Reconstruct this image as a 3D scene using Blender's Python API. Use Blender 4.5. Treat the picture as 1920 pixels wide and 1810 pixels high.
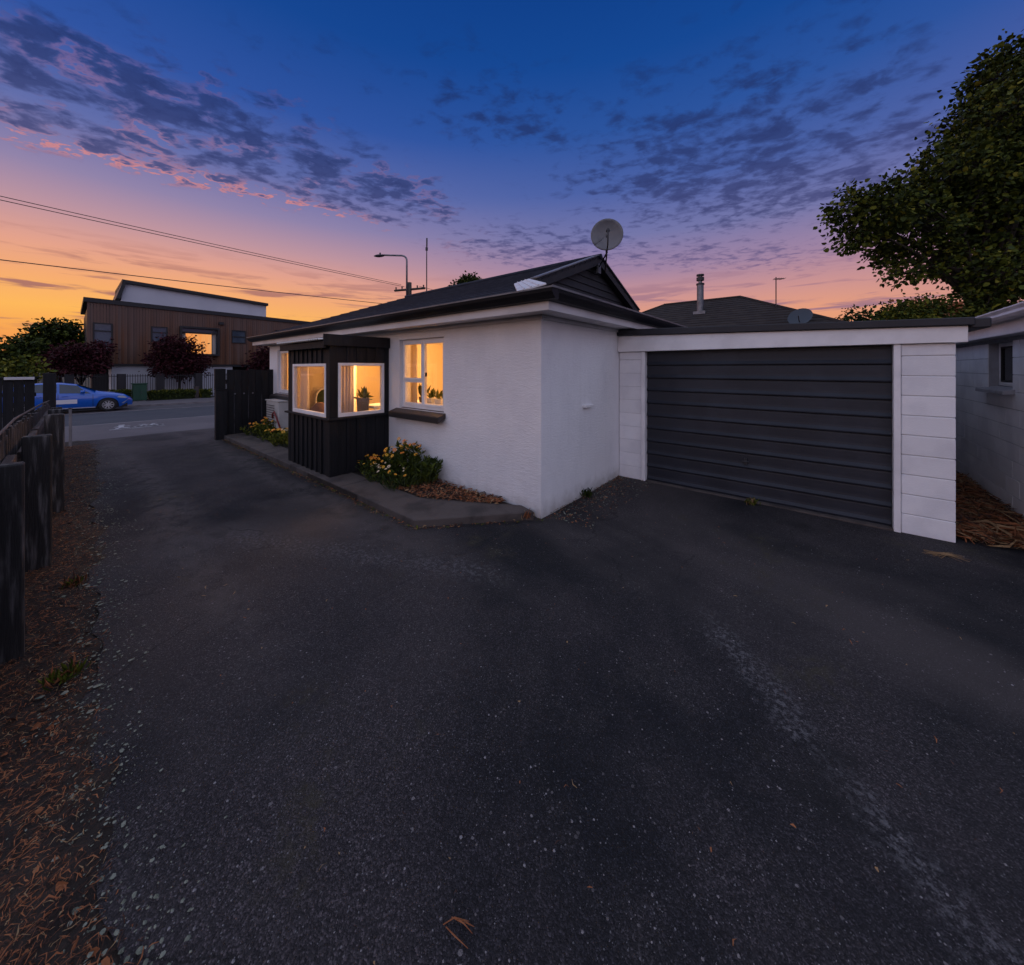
import bpy, bmesh, math, random
import numpy as np
from mathutils import Vector, Matrix
R = math.radians
random.seed(7); NR = np.random.default_rng(7)
for o in list(bpy.data.objects): bpy.data.objects.remove(o)
SC = bpy.context.scene; COL = SC.collection

# ------------------------------------------------------------------ camera
EYE = 1.68; FPX = 690.0; HOR = 690.0; TH = R(39.7)
cam_d = bpy.data.cameras.new('camera'); cam = bpy.data.objects.new('camera', cam_d); COL.objects.link(cam)
cam.location = (0, 0, EYE); cam.rotation_euler = (R(90), 0, TH)
cam_d.sensor_width = 36; cam_d.lens = 36*FPX/1920; cam_d.shift_y = -(905-HOR)/1920
cam_d.clip_start = 0.05; cam_d.clip_end = 5000
SC.camera = cam
SC.view_settings.view_transform = 'Standard'; SC.view_settings.look = 'None'
SC.view_settings.gamma = 1; SC.view_settings.exposure = 0.0
SC.render.engine = 'CYCLES'
SC.cycles.use_denoising = True
SC.cycles.max_bounces = 5; SC.cycles.diffuse_bounces = 3; SC.cycles.glossy_bounces = 2; SC.cycles.use_adaptive_sampling = True; SC.cycles.adaptive_threshold = 0.025; SC.cycles.caustics_reflective = False; SC.cycles.caustics_refractive = False; SC.cycles.transparent_max_bounces = 16
SC.cycles.sample_clamp_indirect = 4.0

CT, ST = math.cos(TH), math.sin(TH)
def ray(px, py):
    a = (px-960)/FPX; u = (HOR-py)/FPX
    return Vector((CT*a-ST, ST*a+CT, u))
def ground(px, py, z=0.0):
    r = ray(px, py); t = (z-EYE)/r.z; return Vector((r.x*t, r.y*t, z))
def onX(px, py, X):
    r = ray(px, py); t = X/r.x; return Vector((X, r.y*t, EYE+r.z*t))
def onY(px, py, Y):
    r = ray(px, py); t = Y/r.y; return Vector((r.x*t, Y, EYE+r.z*t))
def atd(px, py, d):
    r = ray(px, py); return Vector((r.x*d, r.y*d, EYE+r.z*d))
def depth(p): return -ST*p[0]+CT*p[1]

def lin(r, g, b):
    f = lambda c: (c/255/12.92 if c/255 <= 0.04045 else ((c/255+0.055)/1.055)**2.4)
    return (f(r), f(g), f(b), 1.0)

# ------------------------------------------------------------------ node helper
class NT:
    def __init__(s, tree): s.t = tree; s.n = tree.nodes; s.l = tree.links
    def node(s, typ, **kw):
        n = s.n.new(typ)
        for k, v in kw.items(): setattr(n, k, v)
        return n
    def set(s, sock, v):
        if isinstance(v, bpy.types.NodeSocket): s.l.new(v, sock)
        elif v is not None: sock.default_value = v
    def m(s, op, a, b=None, c=None, clamp=False):
        n = s.node('ShaderNodeMath', operation=op, use_clamp=clamp)
        s.set(n.inputs[0], a)
        if b is not None: s.set(n.inputs[1], b)
        if c is not None: s.set(n.inputs[2], c)
        return n.outputs[0]
    def vm(s, op, a, b=None, scale=None):
        n = s.node('ShaderNodeVectorMath', operation=op); s.set(n.inputs[0], a)
        if b is not None: s.set(n.inputs[1], b)
        if scale is not None: s.set(n.inputs['Scale'], scale)
        return n.outputs['Value'] if op in ('DOT_PRODUCT', 'LENGTH') else n.outputs['Vector']
    def mix(s, fac, a, b, blend='MIX'):
        n = s.node('ShaderNodeMix', data_type='RGBA', blend_type=blend)
        s.set(n.inputs[0], fac); s.set(n.inputs[6], a); s.set(n.inputs[7], b); return n.outputs[2]
    def noise(s, vec, scale, detail=4, rough=0.55, dist=0.0, out='Fac'):
        n = s.node('ShaderNodeTexNoise'); s.set(n.inputs['Vector'], vec)
        n.inputs['Scale'].default_value = scale; n.inputs['Detail'].default_value = detail
        n.inputs['Roughness'].default_value = rough; n.inputs['Distortion'].default_value = dist
        return n.outputs[out]
    def rng(s, v, a, b, c=0.0, d=1.0, smooth=True):
        n = s.node('ShaderNodeMapRange', interpolation_type='SMOOTHSTEP' if smooth else 'LINEAR')
        s.set(n.inputs[0], v); n.inputs[1].default_value = a; n.inputs[2].default_value = b
        n.inputs[3].default_value = c; n.inputs[4].default_value = d
        return n.outputs[0]
    def mapping(s, vec, scale=(1, 1, 1), rot=(0, 0, 0), loc=(0, 0, 0)):
        n = s.node('ShaderNodeMapping'); s.set(n.inputs[0], vec)
        n.inputs['Scale'].default_value = scale; n.inputs['Rotation'].default_value = rot; n.inputs['Location'].default_value = loc
        return n.outputs[0]
    def ramp(s, v, stops, interp='LINEAR'):
        n = s.node('ShaderNodeValToRGB'); s.set(n.inputs[0], v); cr = n.color_ramp; cr.interpolation = interp
        while len(cr.elements) < len(stops): cr.elements.new(0.5)
        for e, (p, c) in zip(cr.elements, stops): e.position = p; e.color = c
        return n.outputs[0]

# ------------------------------------------------------------------ world: dusk sky with broken cloud
W = bpy.data.worlds.new('World'); SC.world = W; W.use_nodes = True
W.node_tree.nodes.clear(); k = NT(W.node_tree)
tc = k.node('ShaderNodeTexCoord')
dirv = k.vm('NORMALIZE', tc.outputs['Generated'])
sx = k.node('ShaderNodeSeparateXYZ'); k.l.new(dirv, sx.inputs[0])
zz = sx.outputs[2]
elev = k.m('MULTIPLY', k.m('ARCSINE', zz), 180/math.pi/90.0)
S = lambda deg, c: (max(deg, 0)/90.0, lin(*c))
cool = k.ramp(elev, [S(0, (210, 132, 104)), S(4, (232, 156, 110)), S(7, (230, 158, 124)), S(10, (206, 148, 144)),
                     S(14, (160, 132, 162)), S(19, (116, 118, 168)), S(25, (76, 98, 165)), S(32, (44, 84, 158)),
                     S(39, (22, 72, 148)), S(47, (14, 62, 136)), S(65, (13, 56, 126)), S(90, (12, 52, 120))])
warm = k.ramp(elev, [S(0, (226, 132, 84)), S(3, (246, 160, 82)), S(6, (254, 184, 92)), S(9, (246, 172, 114)),
                     S(12, (228, 162, 140)), S(15, (194, 150, 158)), S(19, (146, 132, 170)), S(24, (98, 110, 170)),
                     S(31, (48, 84, 162)), S(40, (22, 70, 146)), S(50, (14, 60, 134)), S(90, (12, 52, 120))])
hlen = k.m('SQRT', k.m('ADD', k.m('MULTIPLY', sx.outputs[0], sx.outputs[0]), k.m('MULTIPLY', sx.outputs[1], sx.outputs[1])))
sunw = k.m('DIVIDE', k.m('ADD', k.m('MULTIPLY', sx.outputs[0], -0.985), k.m('MULTIPLY', sx.outputs[1], -0.17)), k.m('MAXIMUM', hlen, 0.001))
warmf = k.rng(sunw, 0.25, 1.02)
anti = k.ramp(elev, [S(0, (104, 104, 138)), S(4, (124, 112, 146)), S(8, (150, 122, 154)), S(13, (150, 124, 162)), S(19, (112, 110, 165)), S(25, (80, 94, 163)), S(32, (48, 82, 158)),
                     S(39, (28, 74, 150)), S(47, (18, 64, 138)), S(65, (16, 58, 128)), S(90, (15, 54, 122))])
sky = k.mix(warmf, k.mix(k.rng(sunw, -0.75, -0.15), anti, cool), warm)
# cloud layer seen on a plane overhead; a runs to the right of the house corner, b away over the street corner
zc = k.m('MAXIMUM', zz, 0.045)
ca = k.m('DIVIDE', k.vm('DOT_PRODUCT', dirv, (CT, ST, 0)), zc)
cb = k.m('DIVIDE', k.vm('DOT_PRODUCT', dirv, (-ST, CT, 0)), zc)
cv = k.node('ShaderNodeCombineXYZ'); k.l.new(ca, cv.inputs[0]); k.l.new(cb, cv.inputs[1]); cvec = cv.outputs[0]
def bank(a0, b0, ang, la, lb, pw=2.0):
    c, s_ = math.cos(R(ang)), math.sin(R(ang))
    da = k.m('SUBTRACT', ca, a0); db = k.m('SUBTRACT', cb, b0)
    t = k.m('DIVIDE', k.m('ADD', k.m('MULTIPLY', da, c), k.m('MULTIPLY', db, s_)), la)
    u = k.m('DIVIDE', k.m('SUBTRACT', k.m('MULTIPLY', db, c), k.m('MULTIPLY', da, s_)), lb)
    q = k.m('ADD', k.m('POWER', k.m('ABSOLUTE', t), 3.0), k.m('POWER', k.m('ABSOLUTE', u), pw))
    return k.m('EXPONENT', k.m('MULTIPLY', q, -1.0))
b1 = bank(-1.36, 1.40, 42, 0.78, 0.40)
b1b = bank(-0.88, 1.92, 50, 0.85, 0.34)
b1c = bank(-1.88, 1.56, 44, 1.05, 0.30)
b1d = bank(-1.22, 2.02, 50, 0.85, 0.26)
b2 = bank(1.25, 1.90, 22, 1.05, 0.80)
b3 = bank(-0.05, 1.45, 30, 0.42, 0.30)
b4 = bank(0.30, 3.1, 5, 1.0, 0.65)
b5 = bank(1.9, 3.3, 8, 1.6, 0.7)
b6 = bank(-0.62, 1.22, 30, 0.3, 0.18)
def mx(*a):
    r = a[0]
    for b in a[1:]: r = k.m('MAXIMUM', r, b)
    return r
sc_ = lambda b, f: k.m('MULTIPLY', b, f)
masks = mx(b1, b1b, sc_(b1c, 0.85), sc_(b1d, 0.80), sc_(b2, 0.95), sc_(b3, 0.66), sc_(b4, 0.72), sc_(b5, 0.62), sc_(b6, 0.42))
far_mask = k.m('MULTIPLY', k.rng(k.noise(cvec, 0.55, 2), 0.45, 0.72), 0.8)           # the same broken cloud over the rest of the sky
back = k.rng(k.vm('DOT_PRODUCT', dirv, (-ST, CT, 0)), -0.1, 0.25, 1.0, 0.0)
masks = k.m('MAXIMUM', masks, k.m('MULTIPLY', far_mask, back))
n1 = k.noise(k.mapping(cvec, (1.0, 1.25, 1), (0, 0, R(-32))), 6.0, 5, 0.58, 0.35)
n2 = k.noise(k.mapping(cvec, (1.0, 1.15, 1), (0, 0, R(20)), (3, 7, 0)), 14.0, 3, 0.55, 0.3)
nn = k.m('ADD', k.m('MULTIPLY', n1, 0.64), k.m('MULTIPLY', n2, 0.36))
dens = k.rng(k.m('ADD', nn, k.m('MULTIPLY', masks, 0.21)), 0.575, 0.765)
dens = k.m('MULTIPLY', dens, k.rng(masks, 0.05, 0.55))
ccol = k.ramp(elev, [S(0, (190, 120, 110)), S(10, (150, 112, 138)), S(14, (98, 88, 132)), S(19, (62, 66, 114)), S(27, (42, 54, 104)), S(36, (30, 48, 100)), S(50, (18, 40, 92))])
ccol = k.mix(k.m('MULTIPLY', k.rng(n2, 0.35, 0.65), 0.30), ccol, k.mix(0.5, sky, ccol))
edge = k.m('MULTIPLY', k.rng(dens, 0.02, 0.25), k.rng(dens, 0.25, 0.8, 1, 0))
under = k.rng(k.noise(k.mapping(cvec, (1, 1, 1), (0, 0, 0), (5, 2, 0)), 3.2, 3), 0.46, 0.66)
low_edge = mx(sc_(bank(-1.95, 1.75, 44, 0.75, 0.09), 1.0), sc_(bank(-1.3, 2.25, 46, 0.6, 0.09), 1.0))      # the sunset side of the long bank, lit from below
glowf = k.m('MULTIPLY', edge, k.m('MULTIPLY', k.rng(sunw, 0.5, 0.9), k.rng(elev, 0.20, 0.40, 1, 0)))
glowf = k.m('MULTIPLY', glowf, k.m('MAXIMUM', k.m('MULTIPLY', under, 0.45), low_edge))
sky2 = k.mix(k.m('MULTIPLY', dens, 0.88), sky, ccol)
sky2 = k.mix(k.m('MULTIPLY', glowf, 0.72, clamp=True), sky2, lin(232, 142, 128))
# low wisps along the horizon
wn = k.noise(k.mapping(dirv, (3.2, 3.2, 34)), 1.6, 5, 0.58, 0.3)
wband = k.m('MULTIPLY', k.rng(elev, 0.02, 0.06), k.rng(elev, 0.09, 0.17, 1, 0))
wf = k.m('MULTIPLY', k.m('MULTIPLY', k.rng(wn, 0.51, 0.64), wband), 0.85)
wcol = k.mix(warmf, lin(150, 112, 134), lin(158, 104, 104))
sky3 = k.mix(wf, sky2, wcol)
below = k.rng(zz, -0.03, 0.0, 1, 0)
sky4 = k.mix(below, sky3, lin(60, 52, 60))
bg = k.node('ShaderNodeBackground'); k.l.new(sky4, bg.inputs[0]); bg.inputs[1].default_value = 1.0
wo = k.node('ShaderNodeOutputWorld'); k.l.new(bg.outputs[0], wo.inputs[0])

# fill lamp added behind the camera: very soft, wide and nearly without shadow
dusk_fill_d = bpy.data.lights.new('dusk_fill', 'SUN'); dusk_fill = bpy.data.objects.new('dusk_fill', dusk_fill_d); COL.objects.link(dusk_fill)
dusk_fill_d.energy = 1.42; dusk_fill_d.angle = R(150); dusk_fill_d.color = (0.93, 0.94, 0.98)
dusk_fill.rotation_euler = Vector((-0.20, 0.44, -0.86)).to_track_quat('-Z', 'Y').to_euler()
W.cycles.sampling_method = 'MANUAL'; W.cycles.sample_map_resolution = 512

# ------------------------------------------------------------------ materials
def new_mat(name):
    m = bpy.data.materials.new(name); m.use_nodes = True; m.node_tree.nodes.clear()
    k = NT(m.node_tree); out = k.node('ShaderNodeOutputMaterial'); return m, k, out
def pmat(name, c1, c2=None, scale=4.0, rough=0.6, bump=0.0, bscale=60.0, metallic=0.0, spec=0.5, stretch=(1, 1, 1),
         lo=0.4, hi=0.65, rand=0.0, detail=5, bstretch=None, bdist=0.01, coat=0.0, sheen=0):
    m, k, out = new_mat(name)
    p = k.node('ShaderNodeBsdfPrincipled'); k.l.new(p.outputs[0], out.inputs[0])
    geo = k.node('ShaderNodeNewGeometry'); pos = geo.outputs['Position']
    col = tuple(c1)+(1,) if len(c1) == 3 else c1
    if c2 is not None:
        f = k.rng(k.noise(k.mapping(pos, stretch), scale, detail), lo, hi)
        col = k.mix(f, col, tuple(c2)+(1,))
    if rand:
        oi = k.node('ShaderNodeObjectInfo')
        h = k.node('ShaderNodeHueSaturation'); k.set(h.inputs['Color'], col)
        k.l.new(k.rng(oi.outputs['Random'], 0, 1, 1-rand, 1+rand, False), h.inputs['Value']); col = h.outputs[0]
    k.set(p.inputs['Base Color'], col)
    p.inputs['Roughness'].default_value = rough; p.inputs['Metallic'].default_value = metallic
    p.inputs['Specular IOR Level'].default_value = spec; p.inputs['Coat Weight'].default_value = coat
    if bump:
        b = k.node('ShaderNodeBump'); b.inputs['Strength'].default_value = bump; b.inputs['Distance'].default_value = bdist
        k.l.new(k.noise(k.mapping(pos, bstretch or stretch), bscale, 5, 0.6), b.inputs['Height']); k.l.new(b.outputs[0], p.inputs['Normal'])
    return m
def emat(name, c, s):
    m, k, out = new_mat(name); e = k.node('ShaderNodeEmission'); e.inputs[0].default_value = tuple(c)+(1,); e.inputs[1].default_value = s
    k.l.new(e.outputs[0], out.inputs[0]); return m
def glassmat(name, tint=(1, 1, 1), refl=1.0):
    m, k, out = new_mat(name)
    t = k.node('ShaderNodeBsdfTransparent'); t.inputs[0].default_value = tuple(tint)+(1,)
    g = k.node('ShaderNodeBsdfGlossy'); g.inputs['Roughness'].default_value = 0.02
    gm = k.node('ShaderNodeNewGeometry'); cosv = k.m('ABSOLUTE', k.vm('DOT_PRODUCT', gm.outputs['Incoming'], gm.outputs['Normal']))
    frs = k.m('MULTIPLY_ADD', k.m('POWER', k.m('SUBTRACT', 1.0, cosv, clamp=True), 5.0), 0.96, 0.04)
    mx = k.node('ShaderNodeMixShader'); k.l.new(k.m('MULTIPLY', frs, refl, clamp=True), mx.inputs[0])
    k.l.new(t.outputs[0], mx.inputs[1]); k.l.new(g.outputs[0], mx.inputs[2]); k.l.new(mx.outputs[0], out.inputs[0]); return m

def stucco():
    m, k, out = new_mat('white_roughcast')
    p = k.node('ShaderNodeBsdfPrincipled'); k.l.new(p.outputs[0], out.inputs[0])
    pos = k.node('ShaderNodeNewGeometry').outputs['Position']
    f = k.rng(k.noise(k.mapping(pos, (1, 1, 0.6)), 1.6, 6, 0.6), 0.35, 0.7)
    col = k.mix(f, (0.88, 0.87, 0.88, 1), (0.79, 0.78, 0.80, 1))
    sp = k.node('ShaderNodeSeparateXYZ'); k.l.new(pos, sp.inputs[0])
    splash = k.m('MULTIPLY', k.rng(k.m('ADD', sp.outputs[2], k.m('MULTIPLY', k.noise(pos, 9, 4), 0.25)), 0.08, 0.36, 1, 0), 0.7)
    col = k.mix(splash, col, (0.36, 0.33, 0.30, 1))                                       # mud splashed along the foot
    streak = k.m('MULTIPLY', k.rng(k.noise(k.mapping(pos, (13, 13, 0.5)), 1.0, 5), 0.55, 0.8), 0.13)
    col = k.mix(streak, col, (0.5, 0.48, 0.47, 1)); k.set(p.inputs['Base Color'], col); p.inputs['Roughness'].default_value = 0.8
    h1 = k.noise(k.mapping(pos, (16, 16, 42)), 1.0, 4, 0.6); h2 = k.noise(k.mapping(pos, (1, 1, 1.6)), 85, 3, 0.6)
    b = k.node('ShaderNodeBump'); b.inputs['Strength'].default_value = 0.85; b.inputs['Distance'].default_value = 0.012
    k.l.new(k.m('ADD', k.m('MULTIPLY', h1, 0.7), k.m('MULTIPLY', h2, 0.8)), b.inputs['Height']); k.l.new(b.outputs[0], p.inputs['Normal'])
    return m

def asphalt():
    m, k, out = new_mat('worn_asphalt')
    p = k.node('ShaderNodeBsdfPrincipled'); k.l.new(p.outputs[0], out.inputs[0])
    pos = k.node('ShaderNodeNewGeometry').outputs['Position']
    sp = k.node('ShaderNodeSeparateXYZ'); k.l.new(pos, sp.inputs[0])
    big = k.noise(pos, 0.55, 5, 0.6, 0.4); mid = k.noise(k.mapping(pos, (1, 1, 1), (0, 0, 0.6)), 2.6, 6, 0.65, 0.3)
    col = k.mix(k.rng(big, 0.38, 0.62), (0.0085, 0.010, 0.014, 1), (0.052, 0.045, 0.048, 1))
    col = k.mix(k.m('MULTIPLY', k.rng(mid, 0.5, 0.72), 0.55), col, (0.050, 0.045, 0.045, 1))
    fine = k.noise(pos, 95, 3, 0.7)
    va = k.node('ShaderNodeTexVoronoi', feature='F1'); k.l.new(pos, va.inputs['Vector']); va.inputs['Scale'].default_value = 200
    sa = k.node('ShaderNodeSeparateColor'); k.l.new(va.outputs['Color'], sa.inputs[0])
    col = k.mix(1.0, col, k.ramp(sa.outputs[0], [(0, (0.30, 0.30, 0.31, 1)), (0.55, (0.74, 0.74, 0.74, 1)), (0.85, (1.35, 1.33, 1.33, 1)), (1, (2.6, 2.5, 2.5, 1))]), 'MULTIPLY')
    col = k.mix(k.rng(fine, 0.35, 0.7, 0, 0.6), col, (0.008, 0.008, 0.010, 1))
    huge = k.noise(k.mapping(pos, (0.7, 1, 1), (0, 0, 0.3), (2.3, 5.1, 0)), 0.33, 4, 0.55, 0.6)
    col = k.mix(k.m('MULTIPLY', k.rng(huge, 0.46, 0.62), 0.6), col, (0.078, 0.066, 0.064, 1))      # dusty worn areas
    def track(yc, w):                                                                            # tyres have polished two bands up the drive
        d_ = k.m('ABSOLUTE', k.m('SUBTRACT', k.m('ADD', sp.outputs[1], k.m('MULTIPLY', k.m('SUBTRACT', k.noise(pos, 0.5, 3), 0.5), 0.8)), yc))
        return k.m('MULTIPLY', k.rng(d_, 0.0, w, 1, 0), k.rng(sp.outputs[0], -4.0, -1.5, 1, 0))
    trk = k.m('MULTIPLY', k.m('MAXIMUM', track(0.75, 0.32), track(2.0, 0.32)), k.rng(k.noise(pos, 5, 5, 0.7), 0.35, 0.6))
    col = k.mix(k.m('MULTIPLY', trk, 0.65), col, (0.088, 0.077, 0.075, 1))
    # moss in worn hollows
    moss = k.m('MULTIPLY', k.rng(k.noise(k.mapping(pos, (1, 1, 1), (0, 0, 0), (4, 1, 0)), 0.9, 6, 0.7), 0.56, 0.72), k.rng(k.noise(pos, 16, 4), 0.38, 0.58))
    col = k.mix(k.m('MULTIPLY', moss, 0.8), col, (0.050, 0.043, 0.024, 1))
    # scuffed line where an old trench was filled
    def line(x0, y0, x1, y1, w):
        dx, dy = x1-x0, y1-y0; L = math.hypot(dx, dy); dx /= L; dy /= L
        ax = k.m('SUBTRACT', sp.outputs[0], x0); ay = k.m('SUBTRACT', sp.outputs[1], y0)
        t = k.m('ADD', k.m('MULTIPLY', ax, dx), k.m('MULTIPLY', ay, dy)); s_ = k.m('SUBTRACT', k.m('MULTIPLY', ay, dx), k.m('MULTIPLY', ax, dy))
        s_ = k.m('ADD', s_, k.m('MULTIPLY', k.m('SUBTRACT', k.noise(pos, 2.2, 4), 0.5), 0.35))
        return k.m('MULTIPLY', k.rng(k.m('ABSOLUTE', s_), 0, w, 1, 0), k.m('MULTIPLY', k.rng(t, -0.2, 0.2), k.rng(t, L-0.2, L+0.3, 1, 0)))
    sc = k.m('MAXIMUM', k.m('MULTIPLY', line(-0.55, 2.75, 0.55, 1.45, 0.13), 1.0), k.m('MULTIPLY', line(-4.6, 1.0, -2.0, 2.2, 0.25), 0.7))
    sc = k.m('MULTIPLY', sc, k.rng(k.noise(pos, 34, 5, 0.75), 0.47, 0.62))
    col = k.mix(k.m('MULTIPLY', sc, 0.75), col, (0.15, 0.145, 0.152, 1))
    oil = k.m('MULTIPLY', k.rng(k.noise(k.mapping(pos, (1, 1, 1), (0, 0, 0), (9, 3, 0)), 1.3, 3), 0.64, 0.74), 0.6)
    col = k.mix(oil, col, (0.010, 0.010, 0.011, 1))                                     # old oil drips
    ce = k.node('ShaderNodeTexVoronoi', feature='DISTANCE_TO_EDGE'); k.l.new(k.vm('ADD', pos, k.vm('SCALE', k.noise(pos, 1.7, 5, out='Color'), scale=0.55)), ce.inputs['Vector']); ce.inputs['Scale'].default_value = 0.42
    crack = k.m('MULTIPLY', k.rng(ce.outputs['Distance'], 0.0, 0.0045, 1, 0), k.rng(k.noise(pos, 0.8, 3), 0.47, 0.60))
    col = k.mix(k.m('MULTIPLY', crack, 0.8), col, (0.008, 0.008, 0.008, 1))
    # pale stone chips worn out of the binder
    def chips(scale, thr, c, dens_lo):
        v = k.node('ShaderNodeTexVoronoi', feature='F1'); k.l.new(k.vm('ADD', pos, k.vm('SCALE', k.noise(pos, 40, 2, out='Color'), scale=0.008)), v.inputs['Vector']); v.inputs['Scale'].default_value = scale
        s2 = k.node('ShaderNodeSeparateColor'); k.l.new(v.outputs['Color'], s2.inputs[0])
        pick = k.m('GREATER_THAN', k.m('ADD', s2.outputs[0], k.m('MULTIPLY', k.m('SUBTRACT', mid, 0.5), dens_lo)), thr)
        rad = k.m('LESS_THAN', v.outputs['Distance'], k.m('MULTIPLY', k.m('ADD', s2.outputs[1], 0.35), 0.32))
        return k.m('MULTIPLY', pick, rad), s2.outputs[2]
    f1, r1 = chips(150, 0.90, None, 0.45); f2, r2 = chips(64, 0.975, None, 0.2); f3, r3 = chips(260, 0.74, None, 0.45)
    col = k.mix(k.m('MULTIPLY', f3, k.m('MULTIPLY_ADD', r3, 0.5, 0.15)), col, (0.085, 0.083, 0.087, 1))
    col = k.mix(k.m('MULTIPLY', f1, k.m('MULTIPLY_ADD', r1, 0.7, 0.25)), col, (0.17, 0.165, 0.17, 1))
    col = k.mix(k.m('MULTIPLY', f2, k.m('MULTIPLY_ADD', r2, 0.6, 0.2)), col, (0.22, 0.20, 0.20, 1))
    k.set(p.inputs['Base Color'], col)
    p.inputs['Roughness'].default_value = 0.78; p.inputs['Specular IOR Level'].default_value = 0.28
    h = k.m('ADD', k.m('MULTIPLY', va.outputs['Distance'], -0.9), k.m('MULTIPLY', fine, 0.8))
    b = k.node('ShaderNodeBump'); b.inputs['Strength'].default_value = 0.8; b.inputs['Distance'].default_value = 0.006
    k.l.new(h, b.inputs['Height']); k.l.new(b.outputs[0], p.inputs['Normal'])
    return m

M = {}
M['stucco'] = stucco(); M['asphalt'] = asphalt()
M['white_paint'] = pmat('white_painted_timber', (0.86, 0.85, 0.86), (0.76, 0.75, 0.76), 3, 0.45, 0.15, 40)
M['fascia'] = pmat('cream_fascia_paint', (0.66, 0.64, 0.64), (0.56, 0.54, 0.54), 2, 0.5, 0.1, 30)
M['block'] = pmat('white_painted_block', (0.86, 0.86, 0.88), (0.77, 0.77, 0.80), 3, 0.75, 0.35, 120, rand=0.05)
M['mortar'] = pmat('painted_mortar', (0.60, 0.60, 0.62), (0.50, 0.50, 0.52), 8, 0.85)
M['block2'] = pmat('grey_painted_block', (0.87, 0.88, 0.91), (0.76, 0.77, 0.81), 2.2, 0.75, 0.35, 120, rand=0.06)
M['mortar2'] = pmat('grey_mortar', (0.40, 0.41, 0.45), (0.34, 0.34, 0.37), 8, 0.85)
M['roof'] = pmat('dark_roof_metal', (0.018, 0.023, 0.038), (0.028, 0.034, 0.052), 5, 0.7, 0.25, 160, spec=0.18)
M['gutter'] = pmat('black_gutter', (0.006, 0.0065, 0.009), (0.011, 0.011, 0.014), 6, 0.5, spec=0.25)
M['gutter_lip'] = pmat('gutter_lip_grey', (0.16, 0.155, 0.165), (0.11, 0.105, 0.115), 6, 0.45)
M['gable'] = pmat('dark_gable_boards', (0.010, 0.010, 0.013), (0.017, 0.016, 0.018), 8, 0.65, 0.2, 80)
M['black_board'] = pmat('black_stained_board', (0.0055, 0.0055, 0.0075), (0.011, 0.011, 0.013), 3, 0.7, 0.45, 14, stretch=(6, 6, 0.5), rand=0.25, spec=0.35)
M['old_board'] = pmat('weathered_black_paling', (0.020, 0.018, 0.018), (0.19, 0.178, 0.175), 3.2, 0.85, 0.8, 12, stretch=(9, 9, 0.9), lo=0.46, hi=0.78, rand=0.25)
M['old_rail'] = pmat('weathered_rail', (0.045, 0.034, 0.032), (0.10, 0.08, 0.075), 4, 0.85, 0.5, 20, stretch=(1, 8, 8))
M['sill'] = pmat('brown_sill_tile', (0.035, 0.027, 0.025), (0.055, 0.041, 0.036), 9, 0.5, 0.2, 60)
M['sill_dark'] = pmat('black_sill_edge', (0.018, 0.017, 0.019), None, rough=0.5)
M['door_steel'] = pmat('charcoal_door_steel', (0.0062, 0.0098, 0.019), (0.0125, 0.0170, 0.029), 2.4, 0.5, 0.15, 30, spec=0.45)
M['dark_flash'] = pmat('dark_flashing', (0.013, 0.014, 0.020), (0.020, 0.021, 0.028), 3, 0.55)
M['concrete'] = pmat('old_concrete', (0.092, 0.074, 0.066), (0.046, 0.037, 0.034), 3.4, 0.9, 0.5, 70, detail=8)
M['soil'] = pmat('dark_soil', (0.018, 0.012, 0.009), (0.036, 0.025, 0.018), 6, 0.95, 0.9, 30, detail=8, bdist=0.03)
M['land'] = pmat('bare_land', (0.035, 0.034, 0.026), (0.045, 0.050, 0.026), 0.7, 0.95, 0.6, 8)
M['road'] = pmat('road_asphalt', (0.042, 0.046, 0.058), (0.053, 0.056, 0.067), 0.7, 0.85, 0.3, 60)
M['lane'] = pmat('worn_parking_lane', (0.064, 0.060, 0.067), (0.078, 0.072, 0.077), 0.8, 0.85, 0.3, 60)
M['footpath'] = pmat('footpath_asphalt', (0.100, 0.090, 0.097), (0.125, 0.112, 0.118), 0.6, 0.9, 0.3, 60)
M['kerb'] = pmat('kerb_concrete', (0.22, 0.20, 0.20), (0.16, 0.145, 0.145), 2.5, 0.85)
M['road_paint'] = pmat('worn_road_paint', (0.52, 0.52, 0.54), (0.30, 0.29, 0.30), 5, 0.8)
M['glass'] = glassmat('window_glass', (0.97, 0.97, 0.97))
M['dark_glass'] = pmat('dark_window_glass', (0.012, 0.016, 0.022), None, rough=0.04, spec=0.8)
M['far_pane'] = pmat('pane_painted_sky_reflection', (0.075, 0.095, 0.125), (0.045, 0.060, 0.085), 0.9, 0.08, spec=0.8)  # bluish sky reflection put into the pane's base colour
M['inner_wall'] = pmat('cream_inner_wall', (0.78, 0.66, 0.46), (0.72, 0.60, 0.42), 1.0, 0.8)
M['inner_ceiling'] = pmat('white_ceiling', (0.82, 0.78, 0.70), None, rough=0.8)
M['inner_floor'] = pmat('timber_floor', (0.22, 0.12, 0.06), (0.30, 0.18, 0.09), 4, 0.45)
def net():
    m, k, out = new_mat('white_net_curtain'); d = k.node('ShaderNodeBsdfDiffuse'); d.inputs[0].default_value = (0.86, 0.80, 0.74, 1)
    t = k.node('ShaderNodeBsdfTranslucent'); t.inputs[0].default_value = (0.86, 0.76, 0.66, 1); x = k.node('ShaderNodeMixShader'); x.inputs[0].default_value = 0.6
    k.l.new(d.outputs[0], x.inputs[1]); k.l.new(t.outputs[0], x.inputs[2]); k.l.new(x.outputs[0], out.inputs[0]); return m
M['curtain'] = net()
M['lampshade'] = emat('lit_lampshade', (1.0, 0.72, 0.36), 5.0)
M['pot'] = pmat('grey_planter', (0.12, 0.10, 0.09), None, rough=0.6)
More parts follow.
